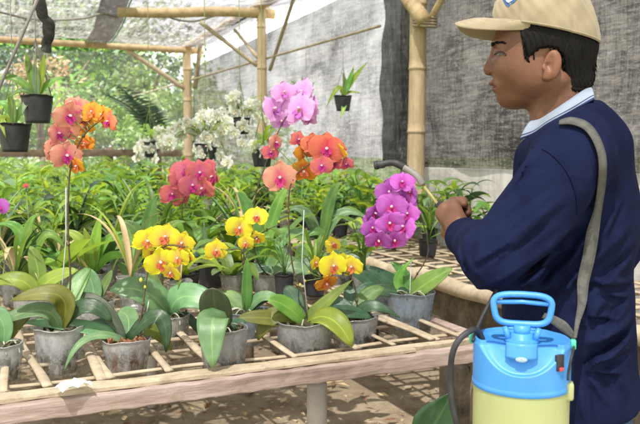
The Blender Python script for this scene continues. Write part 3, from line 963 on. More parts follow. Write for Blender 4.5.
def spike(root, pts, r0, r1, flowers, kind, D, stake=None, mat='stem', buds=(), fkind=None, nodes=True):
    """pts: list of world points of the stem; flowers: (px, py, diameter_px, yaw, tilt[, kind])"""
    path = smooth_path(pts, 8)
    loc = root.location
    mb = MB()
    mb.tube([p - loc for p in path], [r0 + (r1 - r0) * i / (len(path) - 1) for i in range(len(path))], 8)
    if nodes:
        for f in (.25, .5, .7):
            p = path[int(f * (len(path) - 1))]; mb.tube([p - loc - UP * .004, p - loc, p - loc + UP * .006], [r0 * 1.1, r0 * 1.7, r0 * 1.1], 8)
    for fl in flowers:
        px, py, dia, yaw, tilt = fl[:5]
        dd = fl[6] if len(fl) > 6 else 0.0
        kd = fl[5] if len(fl) > 5 and fl[5] else kind
        d = D + dd + random.uniform(-.012, .012)
        pos = at_d(px, py, d)
        view = (CAM - pos); view.normalize()
        hz = Vector((view.x, view.y, 0)).normalized()
        yaw += random.uniform(-24, 24); tilt += random.uniform(-20, 14)
        hz.rotate(Quaternion(UP, math.radians(yaw)))
        face = hz * math.cos(math.radians(tilt)) + UP * math.sin(math.radians(tilt))
        rad = dia / F_PX * d * .5 * 1.2 * random.uniform(.9, 1.08)
        place_flower(root, kd, pos, rad, face, random.uniform(-.3, .3))
        back = pos - face * rad * .12
        near = min(path[len(path) // 3:], key=lambda q: (q - back).length)
        mid = (near + back) * .5 + UP * .008 - face * .02
        mb.tube([p - loc for p in bez(near, mid, back, 6)], [.0016] * 6, 6, mi=1)
    for px, py, s in buds:
        pos = at_d(px, py, D)
        near = min(path, key=lambda q: (q - pos).length)
        mb.tube([near - loc, pos - loc], .0014, 6, mi=1)
        mb.lathe([(.0005, -s), (s * .6, -s * .5), (s * .75, 0), (s * .5, s * .7), (.0005, s)], pos - loc, 10, mi=2)
    o = mb.build('flower_stem', [M[mat], M['stem_green'], M['bud']], root)
    if stake:
        sb = MB(); sb.tube([p - loc for p in stake], .0016, 6); sb.build('stake', M['stake'], root)
    return path


def pot_root(px, py_bot, label, name='potted_orchid', cat='orchid', lift=.006, group=None, fallback=None):
    p = at_z(px, py_bot, BZ + lift)
    return thing(name, label, cat, p, 0, group)


POTTED = []   # footprints taken by hand placed pots


def featured(px, pyb, wpx, hpx, label, leaves, potm='pot_frost', med='bark', taper=.82, name='potted_orchid', cat='orchid', top=.86):
    p0 = at_z(px, pyb, BZ - .042)
    D = depth(p0)
    r = wpx / F_PX * D * .5 / 1.02; h = hpx / F_PX * D
    p0 = p0 + (Vector((p0.x, p0.y, 0)).normalized()) * r * .55     # bottom front edge touches the pixel
    D = depth(p0)
    root = thing(name, label, cat, p0)
    POTTED.append((p0.x, p0.y, r))
    add_pot(root, r, h, potm, med, taper, top=top)
    b = Vector((0, 0, h * .9))
    for lf in leaves:
        (cx, cy), (tx, ty), W, mt = lf[:4]
        dd = lf[4] if len(lf) > 4 else 0.0
        opts = lf[5] if len(lf) > 5 else {}
        c = at_d(cx, cy, D + dd * .6) - p0
        t = at_d(tx, ty, D + dd) - p0
        nrm = opts.get('n')
        c2 = c * 2 - (b + t) * .5      # bezier passes through c
        leaf_obj(root, b + (t - b) * 0.0, c2, t, W / F_PX * D, mt, nrm, opts.get('prof', 'phal'), opts.get('fold', .16))
    # a few grey aerial roots over the rim
    rb = MB()
    for _ in range(7):
        a = random.uniform(0, 2 * PI); e = Vector((math.cos(a), math.sin(a), 0)); s_ = Vector((-e.y, e.x, 0)) * random.uniform(-.03, .03)
        rb.tube(smooth_path([b, b + e * r * .4 + UP * .018 + s_ * .5, b + e * r * .75 + UP * .008 + s_, b + e * r * .85 - UP * .012 + s_ * 1.3], 4), .0022, 6)
    rb.build('roots', M['root_grey'], root)
    return root, p0, D, h


CAMN = -FH
# A: front pot, bark chips, narrow arching leaves, yellow spray
r_, p_, D_, h_ = featured(127, 374, 50, 34, 'frosted pot of reddish bark chips with narrow arching leaves and a drooping yellow spray',
    [((98, 303), (73, 297), 15, 'leaf_dark', .05, {'prof': 'lance'}),
     ((88, 328), (22, 322), 19, 'leaf_grey', -.02, {'n': (UP * .9 - FH * .5)}),
     ((88, 338), (64, 372), 11, 'leaf_grey', -.08, {'prof': 'strap'}),
     ((158, 316), (166, 352), 17, 'leaf_deep', -.02, {}),
     ((150, 330), (172, 350), 16, 'leaf_olive', .05, {}),
     ((128, 318), (118, 312), 22, 'leaf_grey', .10, {}),
     ((104, 322), (80, 330), 9, 'leaf_deep', .08, {'prof': 'lance'})])
spike(r_, [p_ + Vector((.02, 0, h_ * .85)), at_d(142, 312, D_), at_d(146, 282, D_ + .01), at_d(152, 262, D_ + .01), at_d(166, 246, D_), at_d(185, 247, D_ - .01)], .0026, .0017,
      [(147, 241, 30, 25, 5), (165, 238, 30, 5, 12), (182, 243, 26, -20, 5), (160, 262, 31, 5, -12), (178, 258, 26, -15, -5), (171, 272, 24, -10, -25), (190, 256, 17, -50, -5), (153, 251, 22, 30, -5, None, .03), (173, 249, 24, -5, 0, None, .04)],
      'yellow', D_, stake=[p_ + Vector((.03, 0, .03)), at_d(149, 300, D_ + .02)], buds=[(141, 280, .007), (145, 287, .005)])

# B: large pot at left, tall orange spray
r_, p_, D_, h_ = featured(60, 376, 50, 48, 'big cloudy pot at front left with tall spray of peach and golden orchids',
    [((60, 296), (12, 300), 22, 'leaf_olive', -.05, {}),
     ((40, 310), (-14, 330), 20, 'leaf_grey', -.05, {'n': (UP * .8 - FH * .6)}),
     ((75, 290), (90, 268), 20, 'leaf_mid', .12, {}),
     ((85, 306), (112, 322), 18, 'leaf_deep', .0, {})], 'pot_frost', 'moss')
spike(r_, [p_ + Vector((.0, 0, h_ * .85)), at_d(70, 290, D_), at_d(68, 230, D_), at_d(69, 182, D_), at_d(74, 155, D_), at_d(85, 134, D_), at_d(99, 122, D_), at_d(112, 119, D_)], .0028, .0018,
      [(77, 108, 26, 10, 5, 'peach'), (69, 116, 29, 15, 0, 'peach'), (58, 134, 27, 25, 0, 'peach'), (66, 131, 26, 10, 0, 'peach', .02), (55, 152, 28, 30, 0, 'peach'), (66, 156, 29, 15, -8, 'peach'),
       (92, 113, 22, -30, 10, 'gold'), (85, 127, 22, -20, 0, 'gold', .04), (102, 116, 20, -45, 5, 'gold'), (109, 122, 22, -60, 0, 'orange'), (85, 144, 21, -35, 0, 'gold', .03), (77, 166, 20, -30, -10, 'gold'), (80, 118, 20, 0, 5, 'orange', .03)],
      'peach', D_, stake=[p_ + Vector((-.01, 0, .03)), at_d(66, 240, D_ + .01), at_d(66, 186, D_ + .01)])

# B2 pot at the very left edge
featured(4, 384, 40, 40, 'half cut off cloudy pot at the left edge of the bench', [((0, 318), (-25, 312), 20, 'leaf_grey', .0), ((20, 320), (38, 308), 16, 'leaf_olive', .1)], 'pot_frost', 'moss')

# J behind A
featured(95, 336, 42, 34, 'milky pot behind the reddish bark pot, holding one broad grey green leaf', [((92, 284), (84, 268), 18, 'leaf_grey', .03), ((104, 286), (112, 270), 10, 'leaf_mid', .06)], 'pot_frost', 'moss')

# C
r_, p_, D_, h_ = featured(170, 348, 42, 32, 'small clear pot with two very broad pale green leaves spreading left and right',
    [((146, 292), (110, 290), 30, 'leaf_grey', -.05, {}),
     ((185, 296), (226, 312), 30, 'leaf_grey', -.05, {}),
     ((172, 296), (182, 280), 12, 'leaf_mid', .0, {'prof': 'lance'}),
     ((160, 300), (152, 268), 16, 'leaf_mid', .1, {}),
     ((188, 318), (200, 336), 10, 'leaf_deep', .0, {})], 'pot_frost', 'moss')

# D
r_, p_, D_, h_ = featured(224, 379, 52, 50, 'milky pot with one dark upright round leaf and one pale leaf hanging over front',
    [((215, 306), (214, 288), 32, 'leaf_dark', -.02, {'n': CAMN + UP * .1, 'fold': .1}),
     ((213, 319), (213, 368), 31, 'leaf_grey', -.14, {'n': CAMN * .8 + UP * .7, 'fold': .10}),
     ((232, 325), (246, 322), 14, 'leaf_deep', .06)], 'pot_grey', 'moss')

# E
r_, p_, D_, h_ = featured(247, 346, 46, 34, 'bluish pot with one narrow upright leaf, carrying the yellow spray in the middle',
    [((247, 280), (247, 258), 13, 'leaf_mid', -.01, {'prof': 'strap', 'n': CAMN + UP * .1}),
     ((258, 300), (276, 296), 16, 'leaf_deep', .0), ((236, 300), (222, 292), 16, 'leaf_mid', .06), ((264, 296), (286, 308), 12, 'leaf_grey', -.02)], 'pot_blue', 'moss')
spike(r_, [p_ + Vector((-.005, 0, h_ * .85)), at_d(243, 285, D_), at_d(243, 252, D_), at_d(226, 250, D_ - .01), ], .0022, .0018, [(216, 251, 25, 15, -5)], 'yellow', D_)
spike(r_, [p_ + Vector((.005, 0, h_ * .85)), at_d(244, 270, D_ + .01), at_d(242, 252, D_), at_d(258, 236, D_), at_d(276, 226, D_), at_d(294, 222, D_)], .0022, .0013,
      [(239, 228, 26, 10, 5), (257, 217, 23, -5, 10), (258, 238, 17, -40, -20), (246, 243, 18, -10, -10)], 'yellow', D_, buds=[(279, 222, .005), (288, 220, .004), (294, 219, .003)])

# F
r_, p_, D_, h_ = featured(305, 360, 64, 38, 'wide grey front pot with glossy arching yellow green leaves and tall orange spray',
    [((276, 315), (258, 340), 20, 'leaf_olive', -.04, {}),
     ((270, 318), (238, 318), 18, 'leaf_olive', -.05, {}),
     ((286, 306), (268, 300), 20, 'leaf_bright', -.06, {}),
     ((330, 318), (352, 346), 27, 'leaf_yel', -.09, {'n': CAMN * .6 + UP}),
     ((325, 303), (352, 280), 17, 'leaf_olive', .0, {'prof': 'strap'}),
     ((340, 312), (372, 318), 16, 'leaf_deep', .06),
     ((295, 300), (286, 286), 20, 'leaf_deep', .10)], 'pot_grey', 'moss')
spike(r_, [p_ + Vector((.01, 0, h_ * .85)), at_d(303, 296, D_), at_d(293, 268, D_), at_d(289, 230, D_), at_d(289, 196, D_), at_d(294, 178, D_), at_d(308, 165, D_), at_d(324, 157, D_)], .0028, .0017,
      [(280, 178, 30, 20, 0, 'peach'), (327, 149, 31, 5, 5, 'orange'), (305, 152, 22, 25, 5, 'gold', .03), (340, 152, 23, -30, 0, 'gold'), (322, 166, 22, 0, -10, 'coral'), (304, 171, 25, 20, -20, 'gold', .04),
       (347, 164, 15, -50, -5, 'coral'), (275, 143, 20, 40, 0, 'peach', .03), (270, 153, 17, 50, 0, 'coral', .03), (298, 140, 16, 10, 10, 'coral', .03), (312, 144, 22, 20, 10, 'orange', .02), (335, 163, 20, -20, -10, 'coral', .02)],
      'orange', D_, stake=[p_ + Vector((.02, 0, .03)), at_d(302, 262, D_ + .01), at_d(304, 210, D_ + .01)], buds=[(300, 285, .006), (289, 212, .004)])

# G
r_, p_, D_, h_ = featured(354, 350, 50, 32, 'smoky grey pot under the low yellow spray, right of the wide grey pot',
    [((372, 306), (400, 318), 14, 'leaf_deep', -.03, {'prof': 'lance'}), ((340, 304), (318, 300), 16, 'leaf_deep', .05), ((366, 298), (384, 288), 18, 'leaf_mid', .07), ((352, 300), (345, 285), 16, 'leaf_deep', .08)], 'pot_grey', 'moss')
spike(r_, [p_ + Vector((-.0, 0, h_ * .85)), at_d(357, 305, D_), at_d(355, 288, D_), at_d(349, 275, D_), at_d(336, 272, D_), at_d(322, 278, D_)], .0024, .0015,
      [(333, 266, 26, 10, 8), (352, 267, 24, -10, 5), (326, 283, 24, 5, -15, 'gold'), (343, 262, 20, 0, 10, None, .03), (315, 263, 15, 60, 10), (333, 245, 18, 20, 20, None, .03)], 'yellow', D_, buds=[(305, 281, .005), (309, 272, .004)])

# H
r_, p_, D_, h_ = featured(410, 333, 50, 40, 'bluish pot at right end of bench with hanging violet spray and broad green leaf',
    [((425, 284), (452, 268), 20, 'leaf_bright', -.02, {}), ((395, 284), (366, 266), 18, 'leaf_deep', .03, {}), ((398, 280), (414, 258), 10, 'leaf_bright', .0, {'prof': 'lance'}),
     ((388, 290), (360, 292), 16, 'leaf_deep', -.03, {}), ((405, 276), (391, 262), 12, 'leaf_mid', .04)], 'pot_blue', 'moss')
H_ROOT = (r_, p_, D_, h_)
spike(r_, [p_ + Vector((.0, 0, h_ * .85)), at_d(414, 280, D_ + .03), at_d(428, 252, D_ + .02), at_d(421, 215, D_), at_d(412, 188, D_), at_d(402, 178, D_)], .0024, .0016,
      [(402, 183, 26, 5, 10), (389, 192, 27, 20, 5), (405, 200, 27, -10, 5), (392, 207, 30, 10, 0), (408, 214, 24, -25, 0), (390, 223, 28, 10, -5), (404, 227, 28, -10, -8), (374, 213, 22, 35, 0, None, .03), (372, 228, 24, 35, -5), (378, 240, 24, 20, -15), (395, 240, 24, 0, -20), (370, 221, 18, 45, 0, None, .05), (399, 190, 24, 0, 5, None, .03), (411, 192, 16, -45, 8)],
      'magenta', D_, stake=[p_ + Vector((-.005, 0, .03)), at_d(411, 262, D_ + .01)])

# I and further pots of the second row
featured(381, 320, 42, 28, 'dark bluish pot just left of the fresh leaved pot', [((372, 282), (346, 268), 16, 'leaf_deep', .02), ((392, 280), (410, 276), 14, 'leaf_mid', .05), ((368, 288), (352, 300), 14, 'leaf_deep', -.04)], 'pot_blue', 'moss')
r_, p_, D_, h_ = featured(273, 304, 44, 30, 'dull grey second row pot sending up the tall lilac pink spray',
    [((255, 270), (234, 268), 16, 'leaf_deep', .0), ((290, 268), (312, 274), 18, 'leaf_grey', .0), ((276, 262), (284, 248), 20, 'leaf_mid', .05)], 'pot_grey', 'moss')
spike(r_, [p_ + Vector((-.01, 0, h_ * .85)), at_d(258, 262, D_ - .1), at_d(252, 228, D_ - .12), at_d(257, 190, D_ - .15), at_d(270, 153, D_ - .15), at_d(281, 126, D_ - .15), at_d(292, 108, D_ - .15)], .003, .0019,
      [(300, 110, 37, -2, 4), (273, 110, 30, 35, 4), (284, 93, 26, 18, 14), (303, 93, 29, -32, 26), (291, 101, 29, 6, 14, None, .04), (313, 107, 24, -48, 8), (281, 121, 20, 20, -22), (309, 119, 18, -20, -25, None, .03)],
      'purple', D_ - .15)
r_, p_, D_, h_ = featured(206, 290, 40, 27, 'white rimmed cup of roots carrying the coral red orchid spray',
    [((196, 252), (180, 258), 12, 'leaf_deep', .0), ((214, 250), (222, 240), 10, 'leaf_grey', .0, {'prof': 'strap'}), ((205, 246), (204, 222), 10, 'leaf_grey', .02, {'prof': 'strap'})], 'pot_frost', 'moss', top=.6)
spike(r_, [p_ + Vector((-.02, 0, h_ * .85)), at_d(190, 258, D_), at_d(186, 235, D_), at_d(182, 212, D_), at_d(186, 196, D_), at_d(203, 182, D_), at_d(216, 176, D_)], .0028, .0017,
      [(178, 181, 24, 25, 5), (172, 195, 26, 25, -5), (192, 186, 26, 5, 0), (186, 172, 25, 5, 15), (200, 173, 26, -5, 10), (203, 188, 25, -15, -5), (214, 177, 24, -45, 0), (208, 168, 20, -15, 20, None, .03), (180, 198, 22, 15, -10, None, .02)],
      'coral', D_)
featured(300, 292, 40, 24, 'low grey pot between the second row pots right of centre', [((290, 262), (274, 258), 14, 'leaf_mid', .02), ((312, 262), (330, 256), 16, 'leaf_deep', .02), ((302, 258), (300, 244), 15, 'leaf_mid', .05)], 'pot_grey', 'moss')
featured(334, 286, 38, 24, 'smoky pot in the second row close behind the small yellow spray', [((320, 260), (304, 250), 14, 'leaf_grey', .02), ((350, 258), (372, 252), 18, 'leaf_deep', .02), ((338, 256), (346, 238), 14, 'leaf_mid', .05)], 'pot_grey', 'moss')
featured(142, 312, 40, 26, 'cloudy pot half hidden behind the broad pale leaves', [((130, 275), (118, 262), 12, 'leaf_mid', .02), ((156, 272), (170, 258), 11, 'leaf_bright', .02)], 'pot_frost', 'moss')
featured(36, 330, 46, 34, 'cloudy pot behind the big left pot, with bright yellow green leaves', [((20, 280), (-12, 284), 18, 'leaf_yel', -.02), ((50, 280), (78, 270), 18, 'leaf_yel', .02), ((38, 272), (30, 246), 18, 'leaf_bright', .05)], 'pot_frost', 'moss')

def slat(p0, p1, r, mat, bend=.004):
    """thin bamboo lath; it bows a little round the pots that are wedged between the laths"""
    p0 = Vector(p0); p1 = Vector(p1)
    n = max(5, int((p1 - p0).length / .025)); ax = (p1 - p0).normalized(); sd = ax.cross(UP)
    b = random.uniform(-bend, bend) * 3; ph = random.random() * 6
    pts = []
    for i in range(n + 1):
        c = p0.lerp(p1, i / n) + sd * (b * math.sin(i / n * PI) + .002 * math.sin(i * .3 + ph)) + UP * (.002 * math.sin(i * .25 + ph))
        pts.append(c)
    for (a, b_, rp) in POTTED:
        q = Vector((a, b_, pts[0].z)); lo = min(pts, key=lambda p: (p - q).length)
        side = (lo - q).dot(sd); need = rp * .92 + r + .002
        if abs(side) < need and 0 < (q - p0).dot(ax) < (p1 - p0).length:
            mv = (need - abs(side)) * (1 if side >= 0 else -1)
            if abs(mv) > .03: continue
            for i, p in enumerate(pts):
                u = (p - q).dot(ax)
                pts[i] = p + sd * (mv * math.exp(-(u / .34) ** 2))
    m_ = MB(); m_.tube(pts, [r * (1 + .08 * math.sin(i * .6 + ph)) for i in range(n + 1)], 8, flat=.45, updir=(0, 0, 1))
    return m_.build('slat', M[mat], bench)


# slats that run away from the front (their places follow the photograph)
Ysl = []
for px, py, r in ((6, 402, .010), (52, 395, .012), (108, 393, .014), (118, 392, .011), (176, 385, .011), (228, 376, .013), (310, 364, .010), (372, 356, .012), (404, 350, .009), (452, 344, .012)):
    p = at_z(px, py, BZ)
    Ysl.append(p.x)
    slat((p.x, Y0 + .065, BZ + .004), (p.x + random.uniform(-.05, .05), Y0 + 1.5 + random.uniform(-.2, .2), BZ + .004), r, 'slat')
for x in (-.25, -.42, -.6, 1.33, 1.22):
    slat((x, Y0 + .065, BZ + .004), (x + random.uniform(-.03, .03), Y0 + 1.6, BZ + .004), .011, 'slat')
# slats across
ROWS = [1.945, 2.11, 2.24, 2.36, 2.50, 2.62, 2.78, 2.94, 3.1]
ROWS += [3.1 + .3 * k for k in range(1, 18)]
for yy in ROWS:
    slat((BX0, yy + random.uniform(-.02, .02), BZ - .009), (BX1, yy + random.uniform(-.02, .02), BZ - .009), random.uniform(.009, .013), random.choice(('slat', 'slat', 'slat_dark')))
for x in np.arange(BX0 + .1, BX1, .17):
    slat((x, Y0 + 1.45, BZ + .003), (x + random.uniform(-.05, .05), BY1, BZ + .003), .012, 'slat_dark')
# white plastic scrap on the slats
sc = MB()
c0 = at_z(74, 392, BZ + .012)
vs = []
for i in range(7):
    for j in range(5):
        vs.append((-.03 + .011 * i + random.uniform(-.003, .003), -.012 + .009 * j + random.uniform(-.002, .002), .004 + .014 * abs(math.sin(i * 1.1 + j * .8)) * (1 - abs(i - 3) / 5)))
sc.add(vs, [(i * 5 + j, (i + 1) * 5 + j, (i + 1) * 5 + j + 1, i * 5 + j + 1) for i in range(6) for j in range(4)])
so_ = sc.build('plastic_scrap', M['white_scrap'], loc=c0 + Vector((0, 0, .004)), smooth=False)
so_.rotation_euler = (0, 0, .3); so_.scale = (1.1, 1.3, 1.3)
solidify(so_, .0012)
setp(so_, 'crumpled white plastic scrap lying on the slats at the left front', 'scrap')

# ---- crowded plants behind: prototypes copied in rows
def plant_proto(kind, mats, potm, name):
    root = thing(name, 'x', 'plant', (0, 0, -50))
    r = random.uniform(.05, .062); h = random.uniform(.085, .11)
    pot_geo(r, h).build('pot', M[potm], root)
    fol = MB()
    b = Vector((0, 0, h * .9))
    if kind == 'phal':
        nl = random.randint(5, 7); a0 = random.uniform(0, 6)
        for k in range(nl):
            a = a0 + k * 2.4 + random.uniform(-.3, .3); e = Vector((math.cos(a), math.sin(a), 0))
            L = random.uniform(.13, .24); rise = random.uniform(.05, .17)
            tip = b + e * L + UP * random.uniform(-.02, .12)
            leaf_geo(fol, bez(b, b + e * L * .5 + UP * rise, tip, 9), random.uniform(.055, .08), UP + e * random.uniform(-.4, .4), 'phal', .2, mi=random.randrange(len(mats)))
    elif kind == 'cane':
        for s in range(random.randint(4, 6)):
            a = random.uniform(0, 6); e = Vector((math.cos(a), math.sin(a), 0)); H = random.uniform(.16, .30)
            top = b + e * H * .3 + UP * H
            path = bez(b + e * .01, b + UP * H * .5, top, 8)
            fol.tube(path, [.006, .007, .007, .006, .006, .005, .004, .003], 6, mi=0)
            for k in range(2, 8):
                for sd in ((1,) if k % 2 else (-1,)):
                    d = Vector((-e.y, e.x, 0)) * sd + e * random.uniform(-.5, .5) + UP * .3
                    d.normalize(); L = random.uniform(.10, .18); p = path[k]
                    leaf_geo(fol, bez(p, p + d * L * .5 + UP * .04, p + d * L + UP * random.uniform(-.05, .02), 7), random.uniform(.022, .038), UP * .8 + Vector((random.uniform(-.5, .5), random.uniform(-.6, .2), 0)), 'lance', .3, mi=random.randrange(len(mats)))
    elif kind == 'strap':
        for k in range(random.randint(9, 14)):
            a = random.uniform(0, 2 * PI); e = Vector((math.cos(a), math.sin(a), 0)); L = random.uniform(.10, .26)
            up = random.uniform(.12, .28)
            tip = b + e * L + UP * random.uniform(-.02, .30)
            leaf_geo(fol, bez(b, b + e * L * .3 + UP * up, tip, 10), random.uniform(.014, .028), UP * .7 + e * -.5, random.choice(('strap', 'lance')), .35, mi=random.randrange(len(mats)))
    elif kind == 'broad':
        for k in range(random.randint(8, 11)):
            a = random.uniform(0, 2 * PI); e = Vector((math.cos(a), math.sin(a), 0)); L = random.uniform(.10, .2)
            H = random.uniform(.06, .20)
            p = b + e * L * .4 + UP * H
            fol.tube([b, b + e * L * .15 + UP * H * .6, p], .0025, 5)
            leaf_geo(fol, bez(p, p + e * L * .5 + UP * .05, p + e * L + UP * random.uniform(-.08, .03), 8), random.uniform(.045, .08), UP + e * .2, 'lance', .2, mi=random.randrange(len(mats)))
    fol.build('foliage', [M[x] for x in mats], root)
    return root


PROT = {
    'phal': [plant_proto('phal', ms, pm_, 'potted_plant') for ms, pm_ in ((('leaf_mid', 'leaf_grey'), 'pot_grey'), (('leaf_mid', 'leaf_bright'), 'pot_frost'), (('leaf_grey', 'leaf_deep'), 'pot_grey'), (('leaf_mid', 'leaf_yel'), 'black_plastic'))],
    'cane': [plant_proto('cane', ms, pm_, 'potted_plant') for ms, pm_ in ((('leaf_bright', 'leaf_mid'), 'pot_grey'), (('leaf_yel', 'leaf_bright'), 'black_plastic'), (('leaf_mid', 'leaf_yel'), 'pot_grey'), (('leaf_bright', 'leaf_deep'), 'black_plastic'), (('leaf_deep', 'leaf_mid'), 'pot_grey'))],
    'strap': [plant_proto('strap', ms, pm_, 'potted_plant') for ms, pm_ in ((('leaf_bright', 'leaf_mid'), 'black_plastic'), (('leaf_mid', 'leaf_yel', 'leaf_bright', 'dry'), 'pot_frost'), (('leaf_grey', 'leaf_mid', 'leaf_yel'), 'pot_grey'), (('leaf_grey', 'leaf_bright'), 'pot_frost'), (('leaf_deep', 'leaf_mid', 'dry'), 'pot_grey'))],
    'broad': [plant_proto('broad', ms, pm_, 'potted_plant') for ms, pm_ in ((('leaf_mid', 'leaf_bright'), 'black_plastic'), (('leaf_grey', 'leaf_mid'), 'pot_grey'), (('leaf_bright', 'leaf_yel'), 'black_plastic'))],
}
KDESC = {'phal': 'plant with broad drooping leaves', 'cane': 'plant with tall leafy canes', 'strap': 'plant with narrow strap leaves', 'broad': 'plant with stalked oval leaves'}
ZONE_USED = {}


def put_plant(kind, x, y, z, sc, zone, grp):
    pr = random.choice(PROT[kind])
    r = copy_tree(pr)
    r.location = (x, y, z); r.rotation_euler = (random.uniform(-.06, .06), random.uniform(-.06, .06), random.uniform(0, 2 * PI))
    r.scale = (sc, sc, sc * random.uniform(.9, 1.15))
    r['label'] = '%s %s' % (KDESC[kind], zone)
    r['category'] = 'potted plant'
    r['group'] = '%s plants, %s' % (kind if kind != 'phal' else 'rosette', grp)
    return r


cnt = 0
y = 2.62
row = 0
while y < 8.3:
    step = .165 if y < 4.5 else .21
    x = -.45 + random.uniform(0, .1)
    # keep only what lies inside the view cone
    while x < BX1 - .06:
        xx = x + random.uniform(-.03, .03); yv = y + random.uniform(-.05, .05)
        if all((xx - a) ** 2 + (yv - b) ** 2 > (r + .062) ** 2 for a, b, r in POTTED) and xx > -.12 - .02 * y and random.random() < .86:
            left = xx < .65
            kind = random.choices(('phal', 'cane', 'strap', 'broad'), (5, 3, 4, 2) if y < 3.6 else (4, 4, 5, 3))[0]
            if y < 3.3: zone, grp = ('in near left rows of the crowded bench', 'near left rows') if left else ('in near right rows of the crowded bench', 'near right rows')
            elif y < 5.2: zone, grp = ('midway back, left half of long bench', 'middle left rows') if left else ('midway back, right half of long bench', 'middle right rows')
            else: zone, grp = ('far back on the long bench', 'far rows')
            sc = random.uniform(.85, 1.15) * (1.0 if y < 3.2 else 1.08)
            if y < 2.9: sc *= .85
            put_plant(kind, xx, yv, BZ + .012, sc, zone, grp)
            cnt += 1
        x += step * random.uniform(.9, 1.15)
    y += step * random.uniform(.95, 1.15)
    row += 1
# second bench plants
y = 3.35
while y < 8.4:
    x = B2X0 + .10
    while x < B2X1:
        if random.random() < (.55 if y < 3.9 else .95) and not (x < B2X0 + .3 and y < 4.3):
            kind = random.choices(('cane', 'strap', 'broad'), (5, 2, 3))[0]
            put_plant(kind, x + random.uniform(-.03, .03), y + random.uniform(-.04, .04), BZ + .02, random.uniform(.8, 1.1), 'on the second bench by the net wall', 'second bench')
            cnt += 1
        x += .2
    y += .21
# two taller ones by the man
for (px, py, kd, s_) in ((470, 226, 'cane', 1.0), (448, 218, 'cane', .95), (492, 232, 'broad', .9), (430, 224, 'strap', .9)):
    p = at_x(px, 200, B2X1 - .16); 
    put_plant(kd, p.x, p.y, BZ + .02, s_, 'standing just behind the spray lance', 'plants behind the lance')
for lst in PROT.values():
    for r in lst:
        for ch in list(r.children): bpy.data.objects.remove(ch)
        bpy.data.objects.remove(r)
print('plants', cnt)

# hero background leaves: bright plants on the left, seen large in the photograph
def hero(px, pyb, label, leaves, potm='pot_frost', D=None, seed=0):
    p0 = at_z(px, pyb, BZ + .01)
    D = depth(p0)
    root = thing('potted_orchid', label, 'orchid', p0)
    add_pot(root, .055, .09, potm, 'moss')
    b = Vector((0, 0, .08))
    for (cx, cy), (tx, ty), W, mt, dd in leaves:
        c = at_d(cx, cy, D + dd * .6) - p0; t = at_d(tx, ty, D + dd) - p0
        leaf_obj(root, b, c * 2 - (b + t) * .5, t, W / F_PX * D, mt, None, 'lance', .3)
    return root


hero(94, 296, 'bright yellow green orchid shoot glowing among the left plants', [((90, 250), (84, 228), 13, 'leaf_yel', 0), ((80, 240), (60, 232), 11, 'leaf_yel', .02), ((104, 244), (124, 232), 11, 'leaf_bright', .02), ((96, 240), (102, 212), 12, 'leaf_yel', 0), ((72, 256), (54, 270), 10, 'leaf_yel', -.04), ((112, 256), (134, 262), 11, 'leaf_bright', -.03)])
hero(30, 300, 'left plant with long arching light green leaves near the picture edge', [((20, 232), (-6, 226), 12, 'leaf_bright', 0), ((44, 236), (66, 250), 13, 'leaf_bright', .02), ((28, 232), (40, 214), 11, 'leaf_bright', 0), ((12, 252), (-12, 268), 12, 'leaf_yel', -.03), ((50, 262), (60, 290), 9, 'leaf_yel', -.05)])
hero(152, 288, 'upright mid green orchid with paddle leaves left of the yellow sprays', [((150, 220), (158, 196), 16, 'leaf_mid', 0), ((138, 232), (118, 222), 13, 'leaf_mid', .02), ((166, 232), (186, 222), 13, 'leaf_bright', .02), ((144, 236), (130, 250), 13, 'leaf_grey', -.05)])
hero(262, 286, 'deep green orchid with leaves fanning out right behind the middle yellow spray', [((250, 214), (236, 192), 15, 'leaf_mid', 0), ((276, 210), (290, 186), 13, 'leaf_bright', .02), ((286, 238), (312, 232), 13, 'leaf_grey', 0), ((238, 232), (220, 226), 12, 'leaf_mid', 0)])
hero(322, 268, 'grey green orchid with long level leaves left of the violet spray', [((340, 214), (372, 222), 12, 'leaf_grey', 0), ((306, 214), (288, 212), 12, 'leaf_grey', 0), ((330, 202), (342, 182), 12, 'leaf_mid', 0), ((318, 232), (296, 244), 11, 'leaf_mid', -.04)])

# small orange and violet blooms at the left among the leaves
for px, py, k, s_, lab in ((26, 186, 'orange', 7, 'single small orange bloom among the left foliage'), (-2, 207, 'magenta', 24, 'violet bloom cut off by the left edge of the picture')):
    p = at_d(px, py, 2.9)
    root = thing('orchid_bloom_stalk', lab, 'orchid', Vector((p.x, p.y, BZ + .01)))
    pot_geo(.05, .08).build('pot', M['pot_grey'], root)
    mb = MB(); mb.tube([(0, 0, .01), (.01, 0, (p.z - BZ) * .5), (0, .01, p.z - BZ - .01)], .0025, 6); mb.build('flower_stem', M['stem_green'], root)
    rad = s_ / F_PX * 2.9 * .5
    place_flower(root, k, p, rad, (CAM - p), .1)

